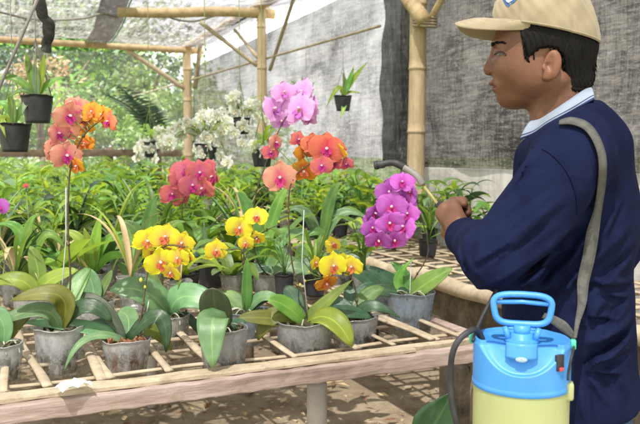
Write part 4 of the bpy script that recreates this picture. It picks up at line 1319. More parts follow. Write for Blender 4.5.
# ------------------------------------------------------------------ hanging plants
def hanging(px, py, D, r, label, leaves, pos=None, hang_to=None, name='hanging_pot', seedl=0):
    c = pos if pos is not None else at_d(px, py, D)
    root = thing(name, label, 'hanging plant', c)
    h = r * 1.7
    pot_geo(r, h, .72).build('pot', M['black_plastic'], root, loc=(0, 0, -h))
    medium_geo(r, h, .72).build('potting_mix', M['moss'], root, smooth=False, loc=(0, 0, -h))
    D = depth(c)
    for (cx, cy), (tx, ty), W, mt, dd in leaves:
        cc = at_d(cx, cy, D + dd * .5) - c; t = at_d(tx, ty, D + dd) - c
        leaf_obj(root, Vector((0, 0, -.01)), cc * 2 - t * .5, t, W / F_PX * D, mt, None, 'lance', .3)
    wb = MB()
    topz = hang_to
    for k in range(3):
        a = k * 2.1 + .4
        wb.tube([(r * math.cos(a), r * math.sin(a), -.005), (0, 0, .22), (0, 0, topz - c.z)], .0022, 5)
    wb.build('hanger', M['wire'], root)
    return root


hanging(37, 96, 3.0, .062, 'black hanging pot with a bushy light green orchid at the upper left', [
    ((14, 78), (-8, 84), 9, 'leaf_bright', 0), ((30, 70), (26, 52), 8, 'leaf_bright', .02), ((42, 72), (44, 54), 8, 'leaf_yel', 0), ((50, 82), (66, 78), 8, 'leaf_bright', .03),
    ((28, 100), (22, 116), 8, 'leaf_grey', -.07), ((24, 90), (8, 98), 8, 'leaf_mid', -.03), ((36, 76), (34, 62), 8, 'leaf_sage', 0)], hang_to=zm)
hanging(14, 124, 3.25, .07, 'second black hanging pot, lower and at the left edge', [
    ((6, 104), (-12, 108), 8, 'leaf_bright', 0), ((2, 118), (6, 138), 8, 'leaf_yel', -.08), ((22, 108), (30, 100), 8, 'leaf_mid', 0), ((12, 106), (8, 92), 8, 'leaf_bright', 0)], hang_to=zm)
st_ = MB(); st_.tube([at_d(38, -2, 2.95), at_d(20, 40, 2.97), at_d(0, 86, 3.0), at_d(-16, 122, 3.02)], .007, 6)
setp(st_.build('hanging_wire', M['wire']), 'slanting grey wire crossing in front of the roof net at the upper left', 'wire')
c = at_x(343, 96, WX - .16)
hanging(0, 0, 0, .068, 'small black pot high on pale net wall with leaves reaching up right', [
    ((338, 88), (326, 108), 6, 'leaf_yel', -.06), ((349, 82), (354, 66), 6, 'leaf_bright', 0), ((354, 78), (368, 62), 6, 'leaf_yel', .0), ((345, 84), (342, 72), 5, 'leaf_bright', .02), ((344, 106), (340, 118), 5, 'leaf_yel', -.1), ((350, 92), (362, 94), 4, 'leaf_yel', 0)], pos=c, hang_to=2.33)
c = at_x(306, 104, WX - .16)
hanging(0, 0, 0, .05, 'little dark pot on the pale net half hidden behind the lilac spray', [
    ((308, 92), (315, 82), 5, 'leaf_mid', 0), ((302, 92), (290, 80), 5, 'leaf_bright', 0), ((304, 92), (302, 76), 5, 'leaf_mid', 0)], pos=c, hang_to=2.33)


def white_orchid(c, spread, nfl, label, up=.18, down=.28, wall_z=2.3):
    root = thing('hanging_orchid', label, 'orchid', c)
    r = .07; h = .11
    pot_geo(r, h, .75).build('pot', M['black_plastic'], root, loc=(0, 0, -h))
    fol = MB()
    for k in range(9):
        a = random.uniform(0, 2 * PI); e = Vector((math.cos(a), math.sin(a), 0)); L = random.uniform(.15, .3)
        leaf_geo(fol, bez(Vector((0, 0, -.01)), e * L * .4 + UP * random.uniform(.1, .25), e * L + UP * random.uniform(-.05, .15), 8), .03, UP * .7 - e * .4, 'lance', .3, mi=k % 2)
    fol.build('foliage', [M['leaf_bright'], M['leaf_sage']], root)
    mb = MB(); path = None
    for k in range(nfl):
        if k % 5 == 0:
            a = random.uniform(0, 2 * PI)
            e = (RT * math.cos(a) * spread + UP * (math.sin(a) * spread * .75 + .02) - FH * random.uniform(0, .12))
            path = bez(Vector((0, 0, 0)), e * .4 + UP * up, e + UP * random.uniform(-down, up) * .3, 8)
            mb.tube(path, .003, 5)
        p = path[3 + (k % 5)] if (k % 5) < 5 else path[-1]
        pos = c + p + Vector((random.uniform(-.03, .03), random.uniform(-.03, .03), random.uniform(-.035, .035)))
        v = (CAM - pos).normalized()
        v.rotate(Quaternion(UP, random.uniform(-.9, .9))); v.z += random.uniform(-.4, .3)
        place_flower(root, 'white', pos, random.uniform(.044, .058), v, random.uniform(-.5, .5))
    for k in range(3):
        a = k * 2.1 + .4
        mb.tube([(r * math.cos(a), r * math.sin(a), -.005), (0, 0, .25), (0, 0, wall_z - c.z)], .0025, 5)
    mb.build('stems', M['stem_green'], root)


white_orchid(at_d(206, 144, 4.7), .20, 60, 'largest cluster of white star orchids, hanging at centre left before the net wall', wall_z=zm - .05)
white_orchid(at_d(240, 118, 5.2), .16, 38, 'white star orchid hung highest, left of the lilac spray', up=.10, wall_z=zm - .05)
white_orchid(at_d(150, 142, 5.6), .17, 30, 'smaller white star orchid farther back at the left, before the end net', up=.08, wall_z=zm - .05)
white_orchid(at_d(262, 150, 5.0), .09, 12, 'small white orchid peeping out beside the slim middle post', up=.06, wall_z=zm - .05)

# ------------------------------------------------------------------ garden beyond
def crown_mesh(name, n, rx, rz, leafL, mats, clumps=14):
    mb = MB()
    cs = [(Vector((random.gauss(0, .5) * rx, random.gauss(0, .5) * rx, random.uniform(-.8, .9) * rz)), random.uniform(.25, .5) * rx, random.randrange(len(mats))) for _ in range(clumps)]
    vs = []; fs = []; mi = []; uv = []
    for i in range(n):
        c, r, m0 = random.choice(cs)
        d = Vector((random.gauss(0, 1), random.gauss(0, 1), random.gauss(0, 1))).normalized()
        p = c + d * r * random.random() ** .4
        L = leafL * random.uniform(.6, 1.4)
        t = Vector((random.gauss(0, 1), random.gauss(0, 1), random.gauss(-.3, .6))).normalized()
        s = t.cross(Vector((random.gauss(0, 1), random.gauss(0, 1), random.gauss(0, 1)))).normalized()
        o = len(vs)
        vs += [p, p + t * L * .5 + s * L * .24, p + t * L, p + t * L * .5 - s * L * .24]
        uv += [(0, .5), (.5, 1), (1, .5), (.5, 0)]
        fs.append((o, o + 1, o + 2, o + 3)); mi.append(m0 if random.random() < .8 else random.randrange(len(mats)))
    mb.v = vs; mb.f = fs; mb.uv = uv; mb.mi = mi
    return mb, cs


def tree(kind, x, y, base, rx, rz, H, n, leafL, mats, label, cat, clumps=14):
    name = kind
    root = thing(name, label, cat, (x, y, 0))
    mb, cs = crown_mesh('crown', n, rx, rz, leafL, mats, clumps)
    mb.build('crown', [M[k] for k in mats], root, smooth=False, loc=(0, 0, H))
    tb = MB()
    tb.tube([(0, 0, -.05), (.03, .02, H * .45), (0, 0, H)], [.09 * rx + .03, .06 * rx + .02, .03 * rx + .01], 8)
    for c, r, _ in cs[:8]:
        tb.tube(bez(Vector((0, 0, H * .55)), Vector((c.x * .3, c.y * .3, H + c.z * .3)), Vector((c.x, c.y, H + c.z)), 5), [.03 * rx + .01, .025 * rx, .02 * rx, .012 * rx, .006], 6)
    tb.build('trunk', M['trunk'], root)
    return root


TR = [
    ('shrub', .3, 13.2, .9, 1.0, 1.3, ('leaf_bright', 'leaf_mid', 'leaf_yel'), 'bright sunlit bush just past the far roof beam at the left edge', 'shrub', .10),
    ('shrub', 1.4, 13.8, .9, .9, 1.1, ('leaf_pale', 'leaf_sage'), 'pale variegated bush beyond the end net', 'shrub', .10),
    ('shrub', 2.4, 13.0, .8, .8, 1.5, ('leaf_pale', 'leaf_sage', 'leaf_mid'), 'whitish leafed bush beyond the corner post', 'shrub', .10),
    ('shrub', -.5, 12.4, .7, .8, 1.0, ('leaf_mid', 'leaf_bright'), 'green bush outside at the far left', 'shrub', .10),
    ('shrub', .9, 12.3, .6, .5, .8, ('leaf_sage', 'leaf_bright'), 'low sage green bush behind the low fence', 'shrub', .09),
    ('tree', -.6, 17.0, 2.0, 1.8, 3.4, ('leaf_mid', 'leaf_bright', 'leaf_deep'), 'leafy tree rising behind the garden at the left', 'tree', .16),
    ('tree', 1.9, 18.5, 1.8, 1.7, 3.2, ('leaf_deep', 'leaf_mid'), 'dark tree behind the end net', 'tree', .16),
    ('tree', 4.9, 17.5, 1.8, 1.0, 1.7, ('leaf_mid', 'leaf_sage'), 'tree beyond the far corner of the net wall', 'tree', .16),
    ('tree', .8, 22.0, 2.6, 2.4, 3.2, ('leaf_deep', 'leaf_mid', 'leaf_sage'), 'farthest broad tree closing the view at the left', 'tree', .2),
    ('tree', 3.4, 24.0, 2.4, 1.6, 2.6, ('leaf_mid', 'leaf_deep'), 'farthest tree behind the corner post', 'tree', .2),
    ('tree', 3.4, 16.4, 1.4, 1.7, 2.8, ('leaf_deep', 'leaf_mid', 'leaf_sage'), 'dark tree just behind the far corner post', 'tree', .14),
    ('tree', -3.6, 20.0, 2.6, 2.2, 3.4, ('leaf_mid', 'leaf_bright'), 'tree outside the left of the view', 'tree', .2),
]
for kind, x, y, rx, rz, H, ms, lab, cat, ll in TR:
    tree(kind, x, y, 0, rx, rz, H, 5200 if kind == 'tree' else 3600, ll, ms, lab, cat, 22 if kind == 'tree' else 14)
# reddish leaved shrub high at the left
M['leaf_red'] = leaf_mat('leaf_reddish', (0.24, 0.15, 0.11), (0.42, 0.29, 0.22), .3, .5)
tree('shrub', .95, 11.9, 0, .45, .35, 2.35, 800, .09, ('leaf_red', 'leaf_mid'), 'reddish brown leaved shrub high under the far roof beam', 'shrub', 8)
# dark palm like frond inside, left of centre
fr = thing('fern', 'dark feathery fern frond hanging before the end net', 'fern', at_d(146, 128, 7.8))
fo = MB()
for base_a in (0, .5, -.5, 1.0):
    pth = bez(Vector((.12, 0, -.25)), Vector((.1 + base_a * .05, 0, .15)), Vector((-.28 + base_a * .25, base_a * .15, .42 - abs(base_a) * .2)), 20)
    for i in range(2, 20):
        for sd in (-1, 1):
            d = (RT * .6 * sd + UP * .3 + FH * .1).normalized(); L = .16 * math.sin(i / 20 * PI) + .03
            leaf_geo(fo, bez(pth[i], pth[i] + d * L * .5, pth[i] + d * L - UP * .04, 4), .022, -FH + UP * .3, 'lance', .1)
    fo.tube(pth, .006, 5)
fo.build('fronds', M['leaf_deep'], fr)
fp = MB(); fp.tube([(.12, 0, -.2), (.14, .02, -.75), (.13, .02, -fr.location.z)], .03, 8); fp.build('stem', M['trunk'], fr)

# dark glossy leaf of a plant standing on the ground in front, at the bottom
lp = at_d(470, 470, 1.25)
root = thing('ground_plant', 'large glossy green leaf rising beside the hose at the bottom', 'plant', Vector((lp.x, lp.y, 0)))
b = Vector((0, 0, .02))
for (cx, cy), (tx, ty), W, mt, dd in (((440, 420), (452, 392), 46, 'leaf_deep', 0.05), ((404, 470), (395, 460), 40, 'leaf_mid', .1), ((500, 480), (520, 470), 36, 'leaf_mid', .1)):
    t = at_d(tx, ty, 1.25 + dd) - root.location
    ctr = at_d(cx, cy, 1.25 + dd) - root.location
    base = at_d(418, 446, 1.25 + dd) - root.location if mt == 'leaf_deep' else b + UP * .4
    leaf_obj(root, base, ctr, t, W / F_PX * 1.25, mt, CAMN + UP * .2, 'lance', .18)
    sb = MB(); sb.tube(bez(b, Vector((0, 0, .3)), base, 8), .005, 6); sb.build('stalk', M['stem_green'], root)


# ================================================================== person
# Local frame: X = image right, Y = into the scene, Z = up.  Origin on the ground under the body.
PX0, PD = 555.0, 1.40
rb_ = ray(PX0, 154)
PF = Vector((rb_.x, rb_.y, 0)).normalized()
PR = Vector((PF.y, -PF.x, 0))
PO = Vector((0, 0, 0)) + Vector((rb_.x, rb_.y, 0)) * (PD / rb_.dot(FH))
PO.z = 0
PROT_Z = math.atan2(PR.y, PR.x)
RT2 = Matrix.Rotation(-PROT_Z, 3, 'Z')


def L(px, py, w=0.0):
    """local point seen at pixel (px, py) on the plane w metres nearer than the body's middle"""
    r = ray(px, py)
    t = ((PO - CAM).dot(PF) - w) / r.dot(PF)
    p = CAM + r * t - PO
    q = RT2 @ Vector((p.x, p.y, p.z))
    return np.array([q.x, q.y, q.z])


PXM = PD / F_PX        # metres per pixel at the body's middle


def n3(v): return v / np.linalg.norm(v)


# ---- distance functions on (x, y, z) arrays
def sd_sphere(P, c, r): return np.sqrt((P[0] - c[0]) ** 2 + (P[1] - c[1]) ** 2 + (P[2] - c[2]) ** 2) - r


def sd_ell(P, c, r, rot=0.0):
    """ellipsoid, rot = tilt in the x-z plane"""
    x = P[0] - c[0]; y = P[1] - c[1]; z = P[2] - c[2]
    if rot:
        cr, sr = math.cos(rot), math.sin(rot)
        x, z = x * cr + z * sr, -x * sr + z * cr
    k0 = np.sqrt((x / r[0]) ** 2 + (y / r[1]) ** 2 + (z / r[2]) ** 2)
    k1 = np.sqrt((x / r[0] ** 2) ** 2 + (y / r[1] ** 2) ** 2 + (z / r[2] ** 2) ** 2) + 1e-9
    return k0 * (k0 - 1) / k1


def sd_cone(P, a, b, ra, rb, ey=1.0, sq=None):
    """tapered capsule"""
    a = np.asarray(a, float); b = np.asarray(b, float); d = b - a
    x = P[0] - a[0]; y = P[1] - a[1]; z = P[2] - a[2]
    t = np.clip((x * d[0] + y * d[1] + z * d[2]) / (d @ d), 0, 1)
    x = x - t * d[0]; y = (y - t * d[1]) / ey; z = z - t * d[2]
    return np.sqrt(x * x + y * y + z * z) - (ra + (rb - ra) * t)


def smin(a, b, k):
    h = np.clip(.5 + .5 * (b - a) / k, 0, 1)
    return b + (a - b) * h - k * h * (1 - h)


def smax(a, b, k): return -smin(-a, -b, k)


def sd_poly(x, z, pts):
    """signed distance to a polygon in the x-z plane"""
    pts = [np.asarray(p, float) for p in pts]
    d = np.full(x.shape, 1e9); inside = np.zeros(x.shape, bool)
    n = len(pts)
    for i in range(n):
        a = pts[i]; b = pts[(i + 1) % n]; e = b - a
        wx = x - a[0]; wz = z - a[1]
        t = np.clip((wx * e[0] + wz * e[1]) / (e @ e), 0, 1)
        d = np.minimum(d, (wx - t * e[0]) ** 2 + (wz - t * e[1]) ** 2)
        c = ((a[1] > z) != (b[1] > z))
        xi = (b[0] - a[0]) * (z - a[1]) / ((b[1] - a[1]) if abs(b[1] - a[1]) > 1e-9 else 1e-9) + a[0]
        inside ^= c & (x < xi)
    d = np.sqrt(d)
    return np.where(inside, -d, d)


def surface_nets(fn, xs, ys, zs):
    xs = np.asarray(xs, float); ys = np.asarray(ys, float); zs = np.asarray(zs, float)
    X, Y, Z = np.meshgrid(xs, ys, zs, indexing='ij')
    F = fn((X, Y, Z))
    del X, Y, Z
    nx, ny, nz = F.shape
    ins = F < 0
    c = np.zeros((nx - 1, ny - 1, nz - 1), np.int8)
    for i in (0, 1):
        for j in (0, 1):
            for k in (0, 1):
                c += ins[i:nx - 1 + i, j:ny - 1 + j, k:nz - 1 + k]
    act = (c > 0) & (c < 8)
    idx = -np.ones(act.shape, np.int64)
    ii, jj, kk = np.nonzero(act)
    idx[ii, jj, kk] = np.arange(len(ii))
    acc = np.zeros((len(ii), 3)); cn = np.zeros(len(ii))
    G = (xs, ys, zs)
    cor = [(i, j, k) for i in (0, 1) for j in (0, 1) for k in (0, 1)]
    for a in cor:
        for ax in range(3):
            if a[ax]: continue
            b = list(a); b[ax] = 1
            fa = F[ii + a[0], jj + a[1], kk + a[2]]; fb = F[ii + b[0], jj + b[1], kk + b[2]]
            m = (fa < 0) != (fb < 0)
            t = np.where(m, fa / np.where(m, fa - fb, 1), 0)
            pa = np.stack([xs[ii + a[0]], ys[jj + a[1]], zs[kk + a[2]]], 1)
            pb = np.stack([xs[ii + b[0]], ys[jj + b[1]], zs[kk + b[2]]], 1)
            acc[m] += (pa + (pb - pa) * t[:, None])[m]; cn[m] += 1
    V = acc / cn[:, None]
    quads = []
    for ax in range(3):
        o1, o2 = [(1, 2), (2, 0), (0, 1)][ax]
        sl0 = [slice(1, None)] * 3; sl0[ax] = slice(0, -1)
        a = [slice(1, -1)] * 3; a[ax] = slice(0, -1)
        b = [slice(1, -1)] * 3; b[ax] = slice(1, None)
        m0 = ins[tuple(a)]; m1 = ins[tuple(b)]
        e = np.nonzero(m0 != m1)
        flip = m0[e]
        base = [e[0] + 1, e[1] + 1, e[2] + 1]
        base[ax] = e[ax]
        def cell(d1, d2):
            q = [base[0].copy(), base[1].copy(), base[2].copy()]
            q[o1] = q[o1] - d1; q[o2] = q[o2] - d2
            return idx[q[0], q[1], q[2]]
        q = np.stack([cell(1, 1), cell(0, 1), cell(0, 0), cell(1, 0)], 1)
        q[~flip] = q[~flip][:, ::-1]
        quads.append(q)
    Q = np.concatenate(quads)
    Q = Q[(Q >= 0).all(1)]
    return V, Q


def relax(V, Q, it=2, lam=.5):
    for _ in range(it):
        acc = np.zeros_like(V); cn = np.zeros(len(V))
        for k in range(4):
            a = Q[:, k]; b = Q[:, (k + 1) % 4]
            np.add.at(acc, a, V[b]); np.add.at(cn, a, 1)
            np.add.at(acc, b, V[a]); np.add.at(cn, b, 1)
        V = V + lam * (acc / np.maximum(cn, 1)[:, None] - V)
    return V


def np_mesh(name, V, Q, mats, parent, attrs=None):
    me = bpy.data.meshes.new(name)
    me.vertices.add(len(V)); me.vertices.foreach_set('co', V.astype(np.float32).ravel())
    me.loops.add(len(Q) * 4); me.loops.foreach_set('vertex_index', Q.astype(np.int32).ravel())
    me.polygons.add(len(Q)); me.polygons.foreach_set('loop_start', np.arange(0, len(Q) * 4, 4, dtype=np.int32))
    try: me.polygons.foreach_set('loop_total', np.full(len(Q), 4, np.int32))
    except Exception: pass
    me.polygons.foreach_set('use_smooth', np.ones(len(Q), bool))
    me.update(calc_edges=True); me.validate()
    for m_ in (mats if isinstance(mats, list) else [mats]): me.materials.append(m_)
    for k, a in (attrs or {}).items():
        at = me.attributes.new(k, 'FLOAT', 'POINT'); at.data.foreach_set('value', a.astype(np.float32))
    o = bpy.data.objects.new(name, me); COL.objects.link(o); o.parent = parent
    return o


def axis(*segs):
    """piecewise grid: (start, step), ..., end"""
    out = []
    for i in range(len(segs) - 1):
        a, st = segs[i]; b = segs[i + 1][0] if isinstance(segs[i + 1], tuple) else segs[i + 1]
        n_ = max(1, int(round((b - a) / st)))
        out += list(np.linspace(a, b, n_, endpoint=False))
    out.append(segs[-1] if not isinstance(segs[-1], tuple) else segs[-1][0])
    return out


# ---- skeleton points
pp_ = PXM
W_N, W_F = .165, -.165
shN = L(574, 160, W_N); elN = L(497, 257, .225); wrN = L(463, 236, -.010); knN = L(448, 222, -.080)
shF = L(570, 152, W_F); elF = L(629, 226, -.235); wrF = L(590, 300, -.20); knF = L(572, 318, -.17)
hipN = L(582, 432, 0) + np.array([0, -.072, 0]); hipF = L(582, 432, 0) + np.array([0, .072, 0])
knee_z = .46; ank_z = .09
HC = L(545, 35, 0)


def hand_sdf(P, wr, kn, palmar, across, s=1.0):
    """five separate fingers closing round a grip; palmar = unit vector out of the palm, across = towards the thumb"""
    f = n3(kn - wr)
    d = sd_cone(P, wr + across * .006, kn + across * .020 - palmar * .004, .021 * s, .016 * s)
    d = smin(d, sd_cone(P, wr - across * .004, kn - across * .022 - palmar * .002, .021 * s, .015 * s), .012)
    d = smin(d, sd_cone(P, wr + palmar * .008 + f * .02, kn - f * .012 + palmar * .008, .016 * s, .013 * s), .012)
    offs = (.031, .011, -.009, -.027); lens = (.95, 1.05, 1.0, .80)
    for o, l in zip(offs, lens):
        mcp = kn + across * o - palmar * .002
        pip = mcp + (f * .55 + palmar * .80) * (.036 * l)
        dip = pip + (-f * .55 + palmar * .75) * (.022 * l)
        tip = dip + (-f * .95 - palmar * .25) * (.019 * l)
        fd = smin(sd_cone(P, mcp, pip, .0105 * s, .0092 * s), sd_cone(P, pip, dip, .0092 * s, .0084 * s), .003)
        fd = smin(fd, sd_cone(P, dip, tip, .0084 * s, .0072 * s), .003)
        d = smin(d, fd, .004)
    t0 = wr + f * .022 + across * .022 + palmar * .004
    t1 = t0 + f * .030 + across * .011 + palmar * .006
    t2 = t1 + f * .024 + across * .001 + palmar * .008
    t3 = t2 + f * .012 - across * .004 + palmar * .014
    td = smin(sd_cone(P, t0, t1, .0145 * s, .0118 * s), sd_cone(P, t1, t2, .0115 * s, .0100 * s), .004)
    td = smin(td, sd_cone(P, t2, t3, .0100 * s, .0078 * s), .003)
    return smin(d, td, .008)


fN = n3(knN - wrN)
wand_dir = n3(L(437, 203, -.09) - L(452, 236, -.055))
acN = n3(wand_dir - fN * (wand_dir @ fN))
pmN = n3(np.cross(fN, acN))
if pmN[0] < 0: pmN = -pmN
GRIP = knN + pmN * .026 - fN * .010
fF = n3(knF - wrF); acF = n3(np.array([.3, 0, 1.0]) - fF * (np.array([.3, 0, 1.0]) @ fF)); pmF = n3(np.cross(fF, acF))
if pmF[1] < 0: pmF = -pmF


def px_r(v): return v * PXM


def head_sdf(P):
    a = lambda u, v, w: L(u, v, 0) + np.array([0, -w * PXM, 0])
    r = lambda *k: tuple(q * PXM for q in k)
    # yaw offset keeps the profile in the plane w = 0
    d = sd_ell(P, a(545, 36, 0), r(47, 39, 50))
    d = smin(d, sd_ell(P, a(521, 62, 0), r(29.5, 29, 43)), px_r(9))
    for sg in (1, -1):
        d = smin(d, sd_cone(P, a(511, 96.5, 6 * sg), a(548, 84, 26 * sg), px_r(8.0), px_r(9.5)), px_r(15))      # jaw
        d = smin(d, sd_ell(P, a(511.5, 67, 17 * sg), r(11, 12, 12)), px_r(12))                                # cheek
        d = smin(d, sd_ell(P, a(532, 72, 25 * sg), r(19, 11, 21)), px_r(14))
    d = smin(d, sd_ell(P, a(507.0, 98, 0), r(9.0, 12, 8.6)), px_r(4))      # chin
    d = smin(d, sd_ell(P, a(503.5, 85, 0), r(9.8, 18, 10)), px_r(5))      # muzzle
    d = smin(d, sd_ell(P, a(523, 97.5, 0), r(19, 21, 10)), px_r(6))        # floor of the mouth
    for sg in (1, -1):
        d = smin(d, sd_ell(P, a(502.5, 45, 12 * sg), r(9.5, 12, 5)), px_r(7))     # brow
    for sg in (1, -1):
        d = smax(d, -sd_ell(P, a(493.8, 53, 16 * sg), r(7.0, 9, 5)), px_r(6))     # socket
        d = smin(d, sd_ell(P, a(503.0, 53.6, 14.5 * sg), r(7.8, 10, 6.2)), px_r(2.5))  # lids over the eye
        d = smax(d, -sd_cone(P, a(496.6, 49.5, 9 * sg), a(503.0, 50.5, 21 * sg), px_r(.9), px_r(.9)), px_r(1.5))  # lid fold
        d = smax(d, -sd_cone(P, a(497.6, 60.5, 9 * sg), a(503.0, 61, 19 * sg), px_r(.7), px_r(.7)), px_r(3.0))  # below the eye
    # nose
    d = smin(d, sd_cone(P, a(497, 50, 0), a(489.8, 67, 0), px_r(4.2), px_r(5.4)), px_r(3.5))
    d = smin(d, sd_sphere(P, a(489.4, 69.8, 0), px_r(6.0)), px_r(2.5))
    for sg in (1, -1):
        d = smin(d, sd_ell(P, a(494.8, 71, 7.0 * sg), r(5.2, 4.0, 4.1)), px_r(1.8))
        d = smax(d, -sd_cone(P, a(498.5, 66.5, 9.5 * sg), a(500.5, 75, 10.5 * sg), px_r(.6), px_r(.6)), px_r(2.0))
        d = smax(d, -sd_ell(P, a(491.8, 75.6, 3.6 * sg), r(2.6, 1.7, 1.8)), px_r(1.2))
    # lips
    d = smin(d, sd_ell(P, a(496.0, 82.4, 0), r(7.2, 12, 3.6), .25), px_r(1.6))
    d = smin(d, sd_ell(P, a(498.4, 90.0, 0), r(7.0, 11, 3.8), -.2), px_r(1.6))
    d = smax(d, -sd_cone(P, a(490.3, 86.3, 0), a(497.6, 87.6, 12.5), px_r(1.35), px_r(1.0)), px_r(.8))
    d = smax(d, -sd_cone(P, a(490.3, 86.3, 0), a(497.6, 87.6, -12.5), px_r(1.35), px_r(1.0)), px_r(.8))
    # ears
    for sg in (1, -1):
        e = sd_ell(P, a(552.5, 69.5, 40.5 * sg), r(8.4, 3.6, 14.2), -.12)
        e = smax(e, -sd_ell(P, a(551, 68, 44.8 * sg), r(5.2, 3.6, 9.6), -.12), px_r(1.6))
        e = smin(e, sd_cone(P, a(555, 61, 42 * sg), a(554, 74, 42 * sg), px_r(1.3), px_r(1.3)), px_r(1.6))
        e = smin(e, sd_ell(P, a(547.5, 80.5, 40 * sg), r(4.4, 2.8, 4.6)), px_r(1.5))
        e = smin(e, sd_ell(P, a(544.5, 72, 41 * sg), r(2, 2.4, 3.2)), px_r(1.4))
        d = smin(d, e, px_r(2.2))
        d = smax(d, -sd_sphere(P, a(548.5, 70, 42.5 * sg), px_r(2.6)), px_r(1.5))
    # neck
    d = smin(d, sd_cone(P, a(560, 82, 0), a(566, 136, 0), px_r(29), px_r(32), .95), px_r(9))
    d = smin(d, sd_cone(P, a(538, 104, 0), a(545, 122, 0), px_r(8), px_r(8)), px_r(8))
    for sg in (1, -1):
        d = smin(d, sd_cone(P, a(560, 82, 27 * sg), a(536, 126, 8 * sg), px_r(7), px_r(7)), px_r(9))
    return d


def body_sdf(P):
    d = np.full(P[0].shape, 10.0)
    m_ = P[2] > L(555, 150)[2]
    hd = head_sdf(tuple(q[m_] for q in P)); d[m_] = hd
    nb = L(568, 132, 0)
    t_ = sd_cone(P, L(574, 175, 0), L(572, 300, 0), .078, .076, 1.3)
    t_ = smin(t_, sd_cone(P, L(572, 300, 0), L(582, 410, 0), .076, .080, 1.3), .05)
    t_ = smin(t_, sd_cone(P, shN + [0, .02, -.01], shF + [0, -.02, -.01], .040, .040), .03)
    d = smin(d, t_, .03)
    for sh, el, wr in ((shN, elN, wrN), (shF, elF, wrF)):
        d = smin(d, sd_cone(P, sh, el, .047, .036), .03)
        d = smin(d, sd_cone(P, el, wr, .037, .024), .01)
    for wr, kn, pm__, ac__, sc_ in ((wrN, knN, pmN, acN, 1.18), (wrF, knF, pmF, acF, 1.0)):
        m_ = (np.abs(P[0] - kn[0]) < .13) & (np.abs(P[1] - kn[1]) < .13) & (np.abs(P[2] - kn[2]) < .13)
        d[m_] = smin(d[m_], hand_sdf(tuple(q[m_] for q in P), wr, kn, pm__, ac__, sc_), .008)
    for hp in (hipN, hipF):
        kn = np.array([hp[0] - .02, hp[1], knee_z]); an = np.array([hp[0] + .02, hp[1], ank_z])
        d = smin(d, sd_cone(P, hp, kn, .060, .050), .01)
        d = smin(d, sd_cone(P, kn, an, .055, .036), .02)
        d = smin(d, sd_cone(P, an, an + [-.15, 0, -.055], .036, .028), .02)
    return d


def sine_noise(P, f, seed=0):
    r_ = np.random.default_rng(seed); out = 0
    for i in range(5):
        k = r_.normal(size=3) * f * (1 + .5 * i); out = out + np.sin(P[0] * k[0] + P[1] * k[1] + P[2] * k[2] + r_.uniform(0, 6)) / (1 + .6 * i)
    return out / 3


# folds of the shirt on the near side: (x0,y0)-(x1,y1) in the photograph, half width, height in metres
FOLDS = [((528, 165), (512, 190), 5, .004), ((556, 200), (505, 238), 7, .006), ((575, 222), (520, 262), 7, .006), ((560, 244), (512, 276), 5, -.007), ((548, 186), (500, 222), 5, -.005),
         ((580, 232), (558, 264), 6, -.009), ((612, 218), (600, 250), 6, .004), ((625, 232), (585, 268), 7, .006), ((628, 258), (590, 284), 6, -.007), ((630, 286), (580, 276), 7, .007),
         ((628, 338), (592, 352), 4.5, -.012), ((630, 326), (590, 338), 7, .010), ((592, 352), (584, 362), 4, -.008), ((628, 352), (600, 356), 6, .007), ((590, 372), (606, 398), 5, .006),
         ((612, 362), (628, 392), 8, .004), ((602, 300), (584, 318), 7, .006), ((622, 305), (600, 326), 6, -.006), ((470, 252), (488, 272), 5, -.005), ((462, 238), (474, 262), 4, .004), ((484, 226), (478, 256), 5, -.004),
         ((536, 150), (520, 176), 4, .003), ((590, 160), (585, 200), 5, .003), ((616, 150), (620, 200), 6, .003), ((620, 205), (604, 232), 4, .005), ((582, 240), (560, 250), 4, .004), ((530, 250), (498, 272), 4, .005), ((515, 232), (485, 250), 4, .005), ((545, 215), (500, 250), 4, .005), ((628, 300), (600, 290), 4, .006), ((615, 318), (588, 312), 4, .006), ((575, 300), (590, 330), 4, .005), ((620, 372), (590, 366), 5, .005), ((580, 380), (584, 415), 5, .005), ((500, 268), (478, 282), 5, .004), ((540, 285), (560, 250), 8, -.012), ((555, 300), (575, 272), 7, .008), ((520, 300), (560, 292), 9, -.01)]


